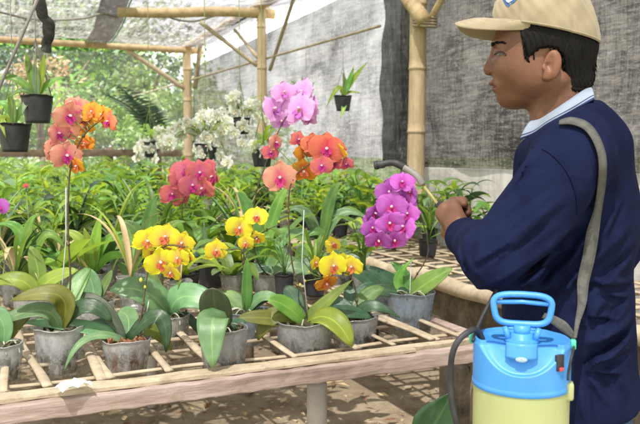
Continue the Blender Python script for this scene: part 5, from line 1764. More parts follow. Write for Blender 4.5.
def shirt_outer(P):
    t_ = sd_cone(P, L(570, 160, 0), L(570, 230, 0), .098, .104, 1.34)
    t_ = smin(t_, sd_cone(P, L(570, 230, 0), L(567, 310, 0), .104, .108, 1.30), .05)
    t_ = smin(t_, sd_cone(P, L(567, 310, 0), L(584, 440, 0), .106, .114, 1.40), .04)
    # shoulders and upper back
    t_ = smin(t_, sd_cone(P, L(572, 148, .125), L(572, 148, -.125), .060, .060), .05)
    t_ = smin(t_, sd_cone(P, L(570, 124, .04), L(570, 124, -.04), .048, .048), .06)
    t_ = smin(t_, sd_cone(P, L(592, 150, .05), L(600, 215, .0), .055, .055), .05)
    s1 = smin(sd_cone(P, shN, elN, .063, .053), sd_cone(P, elN, wrN, .053, .034), .02)
    s2 = smin(sd_cone(P, shF, elF, .062, .054), sd_cone(P, elF, wrF, .055, .040), .02)
    cn = (P[0] - wrN[0]) * fN_arm[0] + (P[1] - wrN[1]) * fN_arm[1] + (P[2] - wrN[2]) * fN_arm[2]
    s1 = smax(s1, cn + .006, .004)
    s1 = smin(s1, smax(sd_cone(P, wrN - fN_arm * .04, wrN - fN_arm * .010, .0375, .036), np.abs(cn + .020) - .011, .004), .004)
    cf = (P[0] - wrF[0]) * fF_arm[0] + (P[1] - wrF[1]) * fF_arm[1] + (P[2] - wrF[2]) * fF_arm[2]
    s2 = smax(s2, cf - .004, .004)
    d = smin(t_, s1, .030); d = smin(d, s2, .035)
    near = np.clip((-P[1] + .02) / .04, 0, 1)
    # projected coordinates as seen in the photograph's direction, folds press into the cloth
    for (u0, v0), (u1, v1), hw, amp in FOLDS:
        a = L(u0, v0, .12); b = L(u1, v1, .12)
        ex, ez = b[0] - a[0], b[2] - a[2]
        t = np.clip(((P[0] - a[0]) * ex + (P[2] - a[2]) * ez) / (ex * ex + ez * ez), 0, 1)
        dx_ = P[0] - a[0] - t * ex; dz_ = P[2] - a[2] - t * ez
        dd = dx_ ** 2 + dz_ ** 2; ln = math.hypot(ex, ez); wd = hw * .62 * PXM
        sg_ = (dx_ * -ez + dz_ * ex) / ln           # signed side of the crease
        tap = np.exp(-(np.maximum(dd - sg_ ** 2, 0)) / (wd * 1.2) ** 2) * (.35 + .65 * np.sin(PI * np.clip(t, .02, .98)) ** .6)
        d = d - near * amp * 1.25 * tap * (np.exp(-(sg_ / wd) ** 2) - .85 * np.exp(-((sg_ - 1.55 * wd) / wd) ** 2))
    d = d - .0035 * sine_noise(P, 22, 3) - .0015 * sine_noise(P, 60, 5)
    # neckline: cloth ends under the collar
    a = L(519, 142, .05); b = L(597, 97, .05)
    nz_ = (P[2] - a[2]) - (P[0] - a[0]) * (b[2] - a[2]) / (b[0] - a[0])
    d = smax(d, nz_ * .83, .012)
    return d


fN_arm = n3(wrN - elN); fF_arm = n3(wrF - elF)
H1 = L(575, 430, .13); H2 = L(640, 408, .05)
hem = lambda P: (H1[2] + (P[0] - H1[0]) * (H2[2] - H1[2]) / (H2[0] - H1[0]) - .004 * np.sin(P[0] * 30 + P[1] * 24))


def shirt_sdf(P):
    d = shirt_outer(P)
    d = smax(d, hem(P) - P[2], .006)
    # neck opening
    d = smax(d, -sd_cone(P, L(556, 84, 0), L(563, 130, 0), .060, .052, 1.0), .008)
    # hollow under the hem
    inner = sd_cone(P, L(570, 380, 0), L(586, 452, 0), .094, .106, 1.38)
    d = smax(d, -inner, .004)
    return d


person = thing('person', 'man in beige cap and navy shirt, facing left and holding a spray lance', 'person', PO, PROT_Z)

# skin
m, nt, out = new_mat('skin')
v = coord(nt, 'Object')
col = ramp(nt, noise(nt, v, 18, 4), [(0.3, (0.125, 0.053, 0.028)), (0.7, (0.195, 0.088, 0.047))])
col = mixc(nt, math_n(nt, 'MULTIPLY', ramp(nt, noise(nt, v, 260, 2), [(0.62, 0.0), (0.75, 1.0)]), .25), col, (0.20, 0.08, 0.05))
at = nt.nodes.new('ShaderNodeAttribute'); at.attribute_name = 'lips'
col = mixc(nt, at.outputs['Fac'], col, (0.155, 0.045, 0.036))
at2 = nt.nodes.new('ShaderNodeAttribute'); at2.attribute_name = 'ruddy'
col = mixc(nt, math_n(nt, 'MULTIPLY', at2.outputs['Fac'], .4), col, (0.28, 0.10, 0.06))
bl = ramp(nt, noise(nt, v, 42, 5, .7, .4), [(0.35, 0.0), (0.68, 1.0)])
col = mixc(nt, math_n(nt, 'MULTIPLY', bl, .28), col, (0.095, 0.036, 0.02))
nrm = bump(nt, math_n(nt, 'ADD', noise(nt, v, 420, 3), math_n(nt, 'MULTIPLY', noise(nt, v, 90, 4), 1.2)), 0.40, 0.0012)
sh = principled(nt, col, ramp(nt, noise(nt, v, 60, 4), [(0.3, .38), (0.7, .58)]), 0.4, nrm, Subsurface_Weight=0.12, Subsurface_Scale=0.006)
nt.links.new(sh, out.inputs[0]); M['skin'] = m

zh0 = L(555, 135)[2]; zh1 = L(555, -22)[2]
zha, zhb = L(440, 250, -.05)[2], L(440, 200, -.08)[2]
V, Q = surface_nets(body_sdf,
                    axis((-.30, .003), (L(484, 70)[0] - .004, .0016), (L(508, 70)[0], .0024), (.09, .006), .26),
                    axis((-.34, .008), (-.085, .0023), (.085, .004), (.16, .007), .34),
                    axis((-.01, .012), (zha - .03, .003), (zhb + .01, .010), (zh0, .0035), (L(555, 112)[2], .0016), (L(555, 40)[2], .004), zh1))
V = relax(V, Q, 1, .35)
lipc = L(496, 86.3, 0); 
d1 = sd_ell((V[:, 0], V[:, 1], V[:, 2]), L(495.6, 86.3, 0), (9 * PXM, 13 * PXM, 6.2 * PXM))
lips = np.clip(-d1 / (1.6 * PXM) + .3, 0, 1) * .95
ear = np.clip(1 - (np.sqrt((V[:, 0] - L(553, 67)[0]) ** 2 + (V[:, 2] - L(553, 67)[2]) ** 2) / (17 * PXM)), 0, 1) ** .5
nose = np.clip(1 - np.linalg.norm(V - L(490, 70), axis=1) / (10 * PXM), 0, 1)
body = np_mesh('body', V, Q, [M['skin']], person, {'lips': lips, 'ruddy': np.clip(ear * .8 + nose, 0, 1)})

# eyes: thin dark slit of lashes and a glimpse of the eyeball
M['eye'] = simple('eye_dark', (0.02, 0.012, 0.01), (0.04, 0.025, 0.02), 20, 0.15, 0.6, 0)
M['hair'] = simple('black_hair', (0.004, 0.0035, 0.0035), (0.010, 0.009, 0.008), 60, 0.6, 0.14, 0.9, 220, 0.004, (1, 1, .25))
def march_many(fn, pxs, off=.003, tmin=.5):
    o_ = np.array(RT2 @ (CAM - PO)); rr = np.array([np.array((RT2 @ ray(a, b)).normalized()) for a, b in pxs])
    t = np.full(len(rr), tmin); done = np.zeros(len(rr), bool)
    for _ in range(140):
        p = o_ + rr * t[:, None]
        f0 = fn((p[:, 0].copy(), p[:, 1].copy(), p[:, 2].copy()))
        done = f0 < .0006
        if done.all(): break
        t = np.where(done, t, t + np.maximum(f0 * .7, .0006))
        t = np.minimum(t, 2.4)
    p = o_ + rr * (t - off)[:, None]
    return [Vector(q) if dn else None for q, dn in zip(p, done)]


eb = MB(); bb = MB()
random.seed(21)
lash = [p for p in march_many(head_sdf, [(494.4, 54.6), (495.6, 53.1), (498.4, 52.2), (501.6, 52.4), (504.3, 53.9), (506, 55.2)], .0003) if p]
crease = [p for p in march_many(head_sdf, [(496.5, 51.6), (499, 50.6), (502, 50.6), (505.5, 52.4)], .0001) if p]
bp = [(491.2 + 13.0 * t + random.uniform(-.5, .5), 45.6 - 3.0 * math.sin(.2 + t * 2.3) + random.uniform(-1.8, 1.8) * (1 - .8 * t)) for t in [random.random() ** 1.6 for _ in range(190)]]
brow = [p for p in march_many(head_sdf, bp, .0004) if p]
for sg in (1, -1):
    f_ = lambda p: Vector((p.x, p.y * sg, p.z))
    if len(lash) > 2: eb.tube(smooth_path([f_(p) for p in lash], 4), .0017, 6)
    if len(crease) > 2: pass
    for p in brow:
        q_ = f_(p); dr = Vector((.0055, -.0005 * sg, random.uniform(-.001, .002)))
        bb.tube([q_, q_ + dr * .5 + Vector((0, -.0006 * sg, 0)), q_ + dr], [.0006, .0005, .0001], 4)
M['sclera'] = simple('eye_white', (0.075, 0.055, 0.045), (0.10, 0.075, 0.065), 20, 0.2, 0.5, 0)


def patch(pts_px, off, mat, name):
    ps = march_many(head_sdf, pts_px, off)
    if any(p is None for p in ps): return
    c_ = march_many(head_sdf, [(sum(p[0] for p in pts_px) / len(pts_px), sum(p[1] for p in pts_px) / len(pts_px))], off)[0]
    mb = MB()
    for sg in (1, -1):
        vs_ = [Vector((c_.x, c_.y * sg, c_.z))] + [Vector((p.x, p.y * sg, p.z)) for p in ps]
        mb.add(vs_, [(0, 1 + k, 1 + (k + 1) % len(ps)) for k in range(len(ps))])
    return mb.build(name, M[mat], person)


patch([(494.9, 54.5), (496, 53.3), (498.5, 52.6), (501.5, 52.8), (504.0, 54.2), (502, 55.2), (499, 55.8), (496.5, 55.6)], .0003, 'sclera', 'eyeball')
patch([(497.8 + 2.2 * math.cos(a), 54.2 + 1.5 * math.sin(a)) for a in np.linspace(0, 2 * PI, 12, endpoint=False)], .0006, 'eye', 'iris')
eb.build('eyelashes', M['eye'], person)
bb.build('eyebrows', M['hair'], person)


# hair
def hair_sdf(P):
    a = lambda u, v, w: L(u, v, 0) + np.array([0, -w * PXM, 0])
    r = lambda *k: tuple(q * PXM for q in k)
    d = sd_ell(P, a(546.5, 40, 0), r(49.5, 43, 54))
    d = smin(d, sd_cone(P, a(562, 60, 0), a(570, 82, 0), px_r(29), px_r(24), 1.15), px_r(10))
    for sg in (1, -1):
        d = smin(d, sd_ell(P, a(536, 44, 33 * sg), r(17, 8, 17)), px_r(6))
    poly = [(519, 6), (521, 33), (523.5, 47), (525, 61), (527.5, 64), (532, 62), (537, 57), (541, 54), (549, 53), (557, 54), (562, 59), (564, 68), (563, 77), (561, 84), (565, 89), (572, 92), (581, 93), (590, 91), (600, 70), (604, 30), (600, 0), (540, -30)]
    pts = [L(u, v_, 0)[[0, 2]] for u, v_ in poly]
    pd = sd_poly(P[0] + .0005 * np.sin(P[2] * 700 + P[0] * 300), P[2] + .0009 * np.sin(P[0] * 900), pts)
    d = smax(d, pd, px_r(3.0))
    q0 = L(526, 19, 0); q1 = L(594, 34, 0)      # stays under the cap
    d = smax(d, (P[2] - q0[2] - (P[0] - q0[0]) * (q1[2] - q0[2]) / (q1[0] - q0[0])), px_r(2))
    d = np.where(P[2] - q0[2] - (P[0] - q0[0]) * (q1[2] - q0[2]) / (q1[0] - q0[0]) > -px_r(9), smax(d, sd_ell(P, a(546, 40, 0), r(47, 42.5, 60)), px_r(2)), d)
    # strands run down and back
    s_ = P[0] * .9 + P[2] * .35
    d = d - .0006 * np.sin(s_ * 760 + 3 * np.sin(P[2] * 60) + P[1] * 250) - .0004 * np.sin(s_ * 1300 + P[1] * 800)
    return d


V, Q = surface_nets(hair_sdf, axis((-.09, .0016), .12), axis((-.105, .0016), (0, .003), .105), axis((L(555, 98)[2], .0018), L(555, 2)[2]))
hair = np_mesh('hair', V, Q, [M['hair']], person)
hs_ = MB(); random.seed(5); hpx = []
edge = [(523.5, 44), (525, 58), (529, 63), (536, 58), (541, 54), (549, 53), (557, 54), (562, 59), (564, 68), (563, 80), (567, 89), (576, 92), (586, 92), (592, 84), (596, 66)]
for i in range(len(edge) - 1):
    for k in range(34):
        t = random.random(); u = edge[i][0] + (edge[i + 1][0] - edge[i][0]) * t; v_ = edge[i][1] + (edge[i + 1][1] - edge[i][1]) * t
        hpx.append((u, v_ - 4))
for q_ in march_many(hair_sdf, hpx, .0002):
    if q_ is None: continue
    if True:
        dr = Vector((random.uniform(-.002, .004), random.uniform(-.0005, .002), -random.uniform(.006, .011)))
        hs_.tube([q_, q_ + dr * .5 + Vector((0, -.001, 0)), q_ + dr], [.0007, .0006, .0002], 4)
hs_.build('hair_strands', M['hair'], hair)

# cap
m, nt, out = new_mat('cap_cotton')
v = coord(nt, 'Object')
col = ramp(nt, noise(nt, v, 12, 4), [(0.3, (0.27, 0.22, 0.145)), (0.7, (0.35, 0.29, 0.195))])
wv = math_n(nt, 'ADD', noise(nt, coord(nt, 'Object', (1, 1, 6)), 240, 2), noise(nt, coord(nt, 'Object', (6, 6, 1)), 240, 2))
nt.links.new(principled(nt, col, 0.85, 0.1, bump(nt, wv, 0.35, 0.0012), Sheen_Weight=0.2), out.inputs[0]); M['cap'] = m
M['cap_under'] = simple('cap_brim_underside', (0.52, 0.40, 0.22), (0.6, 0.47, 0.27), 20, 0.85, 0.1, 0.2)
cap = bpy.data.objects.new('cap', None); COL.objects.link(cap); cap.parent = person
cc = L(546, 34, 0)
RXc, RYc, RZc = 50.5 * PXM, 46.0 * PXM, 51 * PXM
TILT = math.atan2(L(594, 42)[2] - L(526, 29)[2], L(594, 42)[0] - L(526, 29)[0])


def cap_pt(th, ph, off=0.0):
    """th azimuth from the front, ph from rim 0 to crown 1"""
    el = ph * PI / 2
    s_ = math.cos(el) ** .82
    seam = -.0022 * math.exp(-((((th * 3 / PI) + .5) % 1 - .5) / .035) ** 2) * (ph < .97)
    wob = (.0020 * math.sin(th * 5 + ph * 7) + .0014 * math.sin(th * 11 - ph * 13) + .0009 * math.sin(th * 23 + ph * 31)) * math.sin(ph * PI) ** .6
    x = -(RXc + off + seam + wob) * s_ * math.cos(th); y = -(RYc + off + seam + wob) * s_ * math.sin(th)
    z = (RZc + off + seam + wob) * math.sin(el) ** .95
    # front panel stands a bit taller
    x -= .006 * math.cos(th) * math.sin(ph * PI) * (math.cos(th) > 0)
    base = TILT * x
    return Vector((cc[0] + x, cc[1] + y, cc[2] + z + base * (1 - ph)))


cv = []; nth, nph = 240, 44
for i in range(nth):
    for j in range(nph + 1):
        cv.append(cap_pt(2 * PI * i / nth, j / nph * .999))
cf = [(i * (nph + 1) + j, ((i + 1) % nth) * (nph + 1) + j, ((i + 1) % nth) * (nph + 1) + j + 1, i * (nph + 1) + j + 1) for i in range(nth) for j in range(nph)]
o = mesh_obj('crown', cv, [f[::-1] for f in cf], M['cap'], cap); solidify(o, .002)
# hem band stitched along the rim
hb = MB()
hb.tube([cap_pt(2 * PI * i / 60, .015, .0006) for i in range(61)], .0018, 6, cap=False)
hb.tube([cap_pt(2 * PI * i / 60, .105, .0002) for i in range(61)], .0006, 4, cap=False)
hb.build('hem', M['cap'], cap)
sm_ = MB()
for k in range(6):
    th = (k + .5) * PI / 3 - PI / 2 + PI / 2
    th = k * PI / 3 + 0.0
    for dth in (-.035, .035):
        sm_.tube([cap_pt(th + dth, .03 + .9 * i / 24, .0003) for i in range(25)], .0006, 4)
sm_.build('seam_stitching', M['cap_under'], cap)
ey = MB()
for th in (PI / 6 + PI / 3 * k for k in range(6)):
    c_ = cap_pt(th, .62, .0006); n_ = (c_ - Vector(cc)).normalized()
    ey.lathe([(.0012, .0005), (.0022, .0012), (.0032, .0003)], c_, 10, axis=n_)
ey.build('eyelet', M['cap_under'], cap)
bt = MB(); bt.lathe([(.001, .004), (.006, .002), (.007, -.002)], Vector((cc[0], cc[1], cc[2] + RZc)), 14); bt.build('button', M['cap'], cap)
# brim
bv = []; nb, nr = 41, 14
TH = math.radians(74)
for i in range(nb):
    th = -TH + 2 * TH * i / (nb - 1)
    r0 = cap_pt(th, .03, -.002)
    q = math.sin(th) / math.sin(TH)
    wy = -41 * PXM * math.sin(th) / math.sin(TH) * 1.0
    tipx = L(456, 30)[0] + (r0.x - L(456, 30)[0]) * (1 - math.sqrt(max(0, 1 - abs(q) ** 3.6))) 
    for j in range(nr):
        s_ = j / (nr - 1)
        x = r0.x + (tipx - r0.x) * s_
        y = r0.y + (wy * .96 - r0.y) * s_
        ztip = L(456, 24.5)[2]
        z0 = r0.z; zc = cap_pt(0, .03, -.002).z
        # arched across, slightly dropping to the tip
        z = (z0 + (0)) * (1 - s_) + s_ * (zc + (ztip - zc) * 1.0 - 15 * PXM * abs(q) ** 2.0 * (1 - .0 * s_)) + .006 * math.sin(s_ * PI) * (1 - q * q)
        bv.append(Vector((x, y, z)))
bf = [(i * nr + j, i * nr + j + 1, (i + 1) * nr + j + 1, (i + 1) * nr + j) for i in range(nb - 1) for j in range(nr - 1)]
o = mesh_obj('brim', bv, bf, M['cap'], cap); solidify(o, .0035, 0)
bmd = o.modifiers.new('b', 'BEVEL'); bmd.width = .001; bmd.limit_method = 'ANGLE'
stc = MB()
for s_ in (4, 7, 10, 12):
    stc.tube([bv[i * nr + s_] + Vector((0, 0, .0019)) for i in range(2, nb - 2)], .0005, 4)
stc.build('stitching', M['cap_under'], o)
# shield badge on the front panel
M['badge_white'] = simple('badge_white', (0.75, 0.76, 0.78), (0.82, 0.82, 0.82), 20, 0.6, 0.2, 0.1)
M['badge_blue'] = simple('badge_blue', (0.04, 0.10, 0.28), (0.06, 0.14, 0.34), 20, 0.6, 0.2, 0.1)


def badge(poly, off, mat, name, par):
    """poly in badge plane (across, up) in metres, wrapped on the front panel"""
    th0, ph0 = math.radians(47), .385
    mb = MB(); vs = []
    for a, b in poly:
        vs.append(cap_pt(th0 + a / (RYc * .8), ph0 + b / (RZc * 1.35), off))
    c_ = cap_pt(th0, ph0, off)
    mb.add([c_] + vs, [(0, 1 + (k + 1) % len(vs), 1 + k) for k in range(len(vs))])
    return mb.build(name, mat, par, smooth=False)


shield = [(-.016, .016), (-.010, .019), (0, .017), (.010, .019), (.016, .016), (.0155, .004), (.012, -.008), (.006, -.015), (0, -.019), (-.006, -.015), (-.012, -.008), (-.0155, .004)]
bd = badge([(a * 1.35, b * 1.35) for a, b in shield], .0022, M['badge_blue'], 'badge', cap)
badge(shield, .0028, M['badge_white'], 'badge_field', bd)
badge([(-.010, .010), (.010, .010), (.0095, .005), (-.0095, .005)], .0034, M['badge_blue'], 'badge_band', bd)
badge([(-.003, .003), (.003, .003), (.002, -.011), (-.002, -.011)], .0034, M['badge_blue'], 'badge_mark', bd)

# shirt
m, nt, out = new_mat('navy_cotton')
v = coord(nt, 'Object')
col = ramp(nt, noise(nt, v, 7, 5), [(0.3, (0.006, 0.0085, 0.029)), (0.7, (0.0115, 0.016, 0.050))])
lint = ramp(nt, noise(nt, v, 340, 2, .8), [(0.74, 0.0), (0.80, 0.5)])
col = mixc(nt, lint, col, (0.12, 0.13, 0.2))
tw = noise(nt, coord(nt, 'Object', (1, 1, 1)), 500, 2)
n1 = bump(nt, math_n(nt, 'ADD', noise(nt, v, 30, 5, .65, .8), math_n(nt, 'MULTIPLY', noise(nt, coord(nt, 'Object', (1, 1, .4)), 14, 3, .6, 1.5), 1.2)), 0.45, 0.006)
b2 = nt.nodes.new('ShaderNodeBump'); b2.inputs['Strength'].default_value = .25; b2.inputs['Distance'].default_value = .001
nt.links.new(tw, b2.inputs['Height']); nt.links.new(n1, b2.inputs['Normal'])
nt.links.new(principled(nt, col, 0.92, 0.06, b2.outputs[0]), out.inputs[0]); M['navy'] = m
V, Q = surface_nets(shirt_sdf, axis((-.26, .0045), .30), axis((-.33, .0048), (0, .009), .34), axis((L(575, 466)[2], .0045), L(575, 84)[2]))
V = relax(V, Q, 1, .3)
shirt = np_mesh('shirt', V, Q, [M['navy']], person)


def march(fn, px, py, off=.003, w0=.6, wmin=-.3):
    """first point of the local surface seen at a pixel, lifted by off towards the camera"""
    return march_many(fn, [(px, py)], off)[0]


# armhole seam, placket seam
sm = MB()
for pth in ([(533, 147), (545, 150), (556, 158), (566, 170), (573, 184), (577, 200), (577, 214)], [(600, 128), (606, 160), (612, 200)]):
    pts = [march(shirt_sdf, a, b, .0006) for a, b in pth]
    pts = smooth_path([p for p in pts if p is not None], 6)
    if len(pts) > 3 and pth[0][0] < 540: sm.tube(pts, .0016, 6)
sm.build('seam', M['navy'], shirt)

# collar: pale blue-grey, folded, with two navy tipping lines
m, nt, out = new_mat('collar_knit')
uvn = nt.nodes.new('ShaderNodeTexCoord'); sep = nt.nodes.new('ShaderNodeSeparateXYZ'); nt.links.new(uvn.outputs['UV'], sep.inputs[0])
vv = sep.outputs[1]
stripe = ramp(nt, vv, [(0.80, 0.0), (0.81, 1.0), (0.86, 1.0), (0.87, 0.0)])
col = mixc(nt, stripe, (0.30, 0.35, 0.43), (0.03, 0.04, 0.12))
stripe2 = ramp(nt, vv, [(0.93, 0.0), (0.94, 1.0)])
col = mixc(nt, stripe2, col, (0.05, 0.07, 0.18))
nt.links.new(principled(nt, col, 0.85, 0.1, bump(nt, noise(nt, coord(nt, 'UV', (60, 240, 1)), 2, 2), 0.4, 0.001)), out.inputs[0]); M['collar'] = m
# top and bottom edges given on the near side by pixels, the far side mirrored
top_px = [(530.5, 121.5), (540, 119.5), (552, 112), (566, 102.5), (580, 93), (590, 87)]
bot_px = [(520, 139.5), (534, 134), (547, 125), (562, 117), (578, 108), (594, 99)]
tw_ = [.030, .048, .062, .068, .060, .020]; bw_ = [.042, .068, .092, .104, .092, .030]
tops = [Vector(L(a, b, w_)) for (a, b), w_ in zip(top_px, tw_)]; bots = [Vector(L(a, b, w_)) for (a, b), w_ in zip(bot_px, bw_)]
# sit the lower edge on the shirt
nb_ = []
for (a, b), q in zip(bot_px, bots):
    mm = march(shirt_outer, a + 1.5, b + 3.5, .003)
    ok_ = mm is not None and -.11 < mm.y < -.01
    nb_.append(Vector(L(a, b, -mm.y + .002)) if ok_ else q)
bots = nb_
mir = lambda p: Vector((p.x, -p.y, p.z))
topc = smooth_path(tops, 5); botc = smooth_path(bots, 5)
topc = topc + [Vector((topc[-1].x + .004, 0, topc[-1].z + .001))] + [mir(p) for p in reversed(topc)]
botc = botc + [Vector((botc[-1].x + .004, 0, botc[-1].z + .001))] + [mir(p) for p in reversed(botc)]
nc = len(topc); rows = 7
vs = []; uv = []
for i in range(nc):
    for j in range(rows):
        t = j / (rows - 1)
        p = topc[i].lerp(botc[i], t)
        out_ = Vector((0, -1 if i < nc // 2 else (1 if i > nc // 2 else 0), .5))
        p = p + out_ * (.006 * math.sin(t * PI))
        vs.append(p); uv.append((i / nc, t))
fs = [(i * rows + j, i * rows + j + 1, (i + 1) * rows + j + 1, (i + 1) * rows + j) for i in range(nc - 1) for j in range(rows - 1)]
o = mesh_obj('collar', vs, fs, M['collar'], shirt, uvs=uv); solidify(o, .003)
# inner stand of the collar
vs = []; uv = []
for i in range(nc):
    t0 = topc[i] + Vector((0, .001 if i < nc // 2 else -.001, 0)); c0_ = Vector((L(562, 110)[0], 0, t0.z))
    b0 = t0.lerp(c0_, .12) + Vector((0, 0, -.035))
    vs += [t0, b0]; uv += [(i / nc, 0), (i / nc, .3)]
o = mesh_obj('collar_stand', vs, [(i * 2, i * 2 + 1, i * 2 + 3, i * 2 + 2) for i in range(nc - 1)], M['collar'], shirt, uvs=uv); solidify(o, .002)

# trousers and shoes
M['jeans'] = simple('blue_denim', (0.03, 0.06, 0.13), (0.07, 0.12, 0.22), 30, 0.8, 0.1, 0.4, 300, 0.001)
M['shoe'] = simple('black_shoe', (0.015, 0.015, 0.016), (0.03, 0.03, 0.03), 30, 0.5, 0.4, 0.1)


def trouser_sdf(P):
    d = sd_cone(P, L(578, 408, 0), hipN * [1, 0, 1], .088, .092, 1.2)
    for hp in (hipN, hipF):
        kn = np.array([hp[0] - .02, hp[1], knee_z]); an = np.array([hp[0] + .02, hp[1], ank_z + .02])
        d = smin(d, smin(sd_cone(P, hp, kn, .078, .066), sd_cone(P, kn, an, .068, .058), .02), .03)
    d = smax(d, .07 - P[2], .004)
    return d - .003 * sine_noise(P, 30, 9)


V, Q = surface_nets(trouser_sdf, axis((-.2, .01), .26), axis((-.25, .01), .25), axis((.03, .012), 1.0))
np_mesh('trousers', V, Q, [M['jeans']], person)


def shoe_sdf(hp):
    def f(P):
        an = np.array([hp[0] + .02, hp[1], .07])
        d = sd_cone(P, an + [.015, 0, -.02], an + [-.17, 0, -.03], .045, .036)
        d = smin(d, sd_cone(P, an + [0, 0, .02], an + [0, 0, .05], .048, .05), .02)
        return smax(d, .004 - P[2], .006)
    return f


for hp in (hipN, hipF):
    V, Q = surface_nets(shoe_sdf(hp), axis((-.26, .007), .16), axis((hp[1] - .08, .007), hp[1] + .08), axis((-.02, .007), .2))
    np_mesh('shoe', V, Q, [M['shoe']], person)


def to_world(p): return PO + (Matrix.Rotation(PROT_Z, 3, 'Z') @ Vector(p))


# ------------------------------------------------------------------ sprayer
M['blue_plastic'] = simple('sky_blue_plastic', (0.05, 0.26, 0.66), (0.065, 0.30, 0.72), 14, 0.33, 0.45, 0.06, 80, .001)
m, nt, out = new_mat('sky_blue_plastic_used')
v = coord(nt, 'Object')
col = ramp(nt, noise(nt, v, 10, 4), [(0.3, (0.045, 0.24, 0.62)), (0.7, (0.065, 0.30, 0.72))])
scu = ramp(nt, noise(nt, coord(nt, 'Object', (1, 1, 4)), 60, 6, .8, .6), [(0.60, 0.0), (0.70, 1.0)])
col = mixc(nt, math_n(nt, 'MULTIPLY', scu, .35), col, (0.35, 0.45, 0.52))
drt = ramp(nt, noise(nt, v, 24, 6, .75), [(0.55, 0.0), (0.75, 1.0)])
col = mixc(nt, math_n(nt, 'MULTIPLY', drt, .25), col, (0.14, 0.15, 0.14))
nt.links.new(principled(nt, col, ramp(nt, noise(nt, v, 30, 5), [(0.3, .25), (0.7, .5)]), 0.45, bump(nt, noise(nt, v, 120, 3), .12, .001)), out.inputs[0]); M['blue_plastic'] = m
m, nt, out = new_mat('tank_yellow_plastic')
v = coord(nt, 'Object')
col = ramp(nt, noise(nt, v, 6, 3), [(0.3, (0.50, 0.55, 0.26)), (0.7, (0.58, 0.62, 0.34))])
drt = ramp(nt, noise(nt, coord(nt, 'Object', (1, 1, .3)), 30, 6, .8), [(0.54, 0.0), (0.74, 1.0)])
col = mixc(nt, math_n(nt, 'MULTIPLY', drt, .3), col, (0.30, 0.28, 0.15))
p_s = principled(nt, col, 0.35, 0.4, bump(nt, noise(nt, v, 40, 3), .06, .002), Subsurface_Weight=0.3, Subsurface_Scale=0.03)
tl = nt.nodes.new('ShaderNodeBsdfTranslucent'); tl.inputs[0].default_value = (.8, .8, .45, 1)
nt.links.new(mixs(nt, .3, p_s, tl.outputs[0]), out.inputs[0]); M['tank'] = m
m, nt, out = new_mat('khaki_webbing')
uvn = nt.nodes.new('ShaderNodeTexCoord'); sep = nt.nodes.new('ShaderNodeSeparateXYZ'); nt.links.new(uvn.outputs['UV'], sep.inputs[0])
e_ = math_n(nt, 'ABSOLUTE', math_n(nt, 'SUBTRACT', sep.outputs[1], .5))
col = ramp(nt, noise(nt, coord(nt, 'Object'), 60, 6, .7), [(0.3, (0.085, 0.085, 0.078)), (0.7, (0.18, 0.178, 0.162))])
col = mixc(nt, ramp(nt, e_, [(0.30, 0.0), (0.33, .6), (0.37, 0.0)]), col, (0.07, 0.065, 0.055))
wv_ = noise(nt, coord(nt, 'UV', (90, 14, 1)), 3, 2)
nt.links.new(principled(nt, col, 0.85, 0.12, bump(nt, wv_, .7, .0015)), out.inputs[0]); M['strap'] = m
M['green_clip'] = simple('green_clip', (0.05, 0.45, 0.28), (0.08, 0.55, 0.34), 30, 0.4, 0.4, 0)
M['red_plastic'] = simple('red_plastic', (0.6, 0.04, 0.06), (0.7, 0.08, 0.08), 30, 0.4, 0.4, 0)
M['yellow_plastic'] = simple('yellow_lance', (0.30, 0.26, 0.08), (0.38, 0.33, 0.12), 30, 0.4, 0.4, 0)

SD = 1.115
s0 = at_d(521.5, 352, SD)
sray = Vector((s0.x, s0.y, 0)).normalized()
K = SD / F_PX
RTANK = 48.5 * K * .985
zt_ = lambda py, dd=.07: at_d(521, py, SD - dd).z
spr = thing('pressure_sprayer', 'blue and pale yellow pressure sprayer hanging from a strap in front of the man', 'sprayer', Vector((s0.x, s0.y, zt_(399) - .26)), math.atan2(-sray.x, sray.y))
B0 = spr.location.z
z = lambda py, dd=.07: zt_(py, dd) - B0
# tank
tb = MB()
R_ = RTANK
zb_ = z(380)
prof = [(.001, 0.004), (R_ * .8, 0.004), (R_ * .82, 0), (R_ * .93, 0.004), (R_ * .99, .018), (R_, .035)]
for i in range(1, 14):
    zz = .035 + (zb_ - .035) * i / 14
    prof.append((R_ * (1 + (.004 if abs(zz - .13) < .012 else 0)), zz))
prof += [(R_, zb_), (R_ * .97, zb_ + .004), (.001, zb_ + .004)]
tb.lathe(prof, n=64)
tb.build('tank', M['tank'], spr)
# blue shoulder: skirt with a sweeping scoop cut in the front
N_ = 256
Rb = R_ * 1.012
zsk0 = z(399)
ztop = z(337, 0)
vs = []; fs = []
rows_ = [(Rb, 0), (Rb * 1.012, .002), (Rb * 1.012, .10), (Rb, .13), (Rb, .35), (Rb, .6), (Rb * .995, .8), (Rb * .985, .93), (Rb * .955, 1.0), (Rb * .93, 1.0), (Rb * .90, .92), (Rb * .84, .88), (Rb * .55, .90), (.001, .90)]
for i in range(N_):
    th = 2 * PI * i / N_              # 0 = +X (image right), -pi/2 = towards the camera
    fr_ = math.cos(th + PI / 2)       # 1 at the front
    # smile shaped recess on the front
    for r_, t in rows_:
        zz = zsk0 + (ztop - zsk0) * t
        rr = r_
        if r_ > Rb * .9 and fr_ > 0:
            x_ = math.sin(th + PI / 2)
            edge_t = .42 + 1.0 * abs(x_) ** 2.1
            if t > edge_t: rr = r_ * (1 - .055 * min(1, (t - edge_t) / .10))
        vs.append((rr * math.cos(th), rr * math.sin(th), zz))
nr_ = len(rows_)
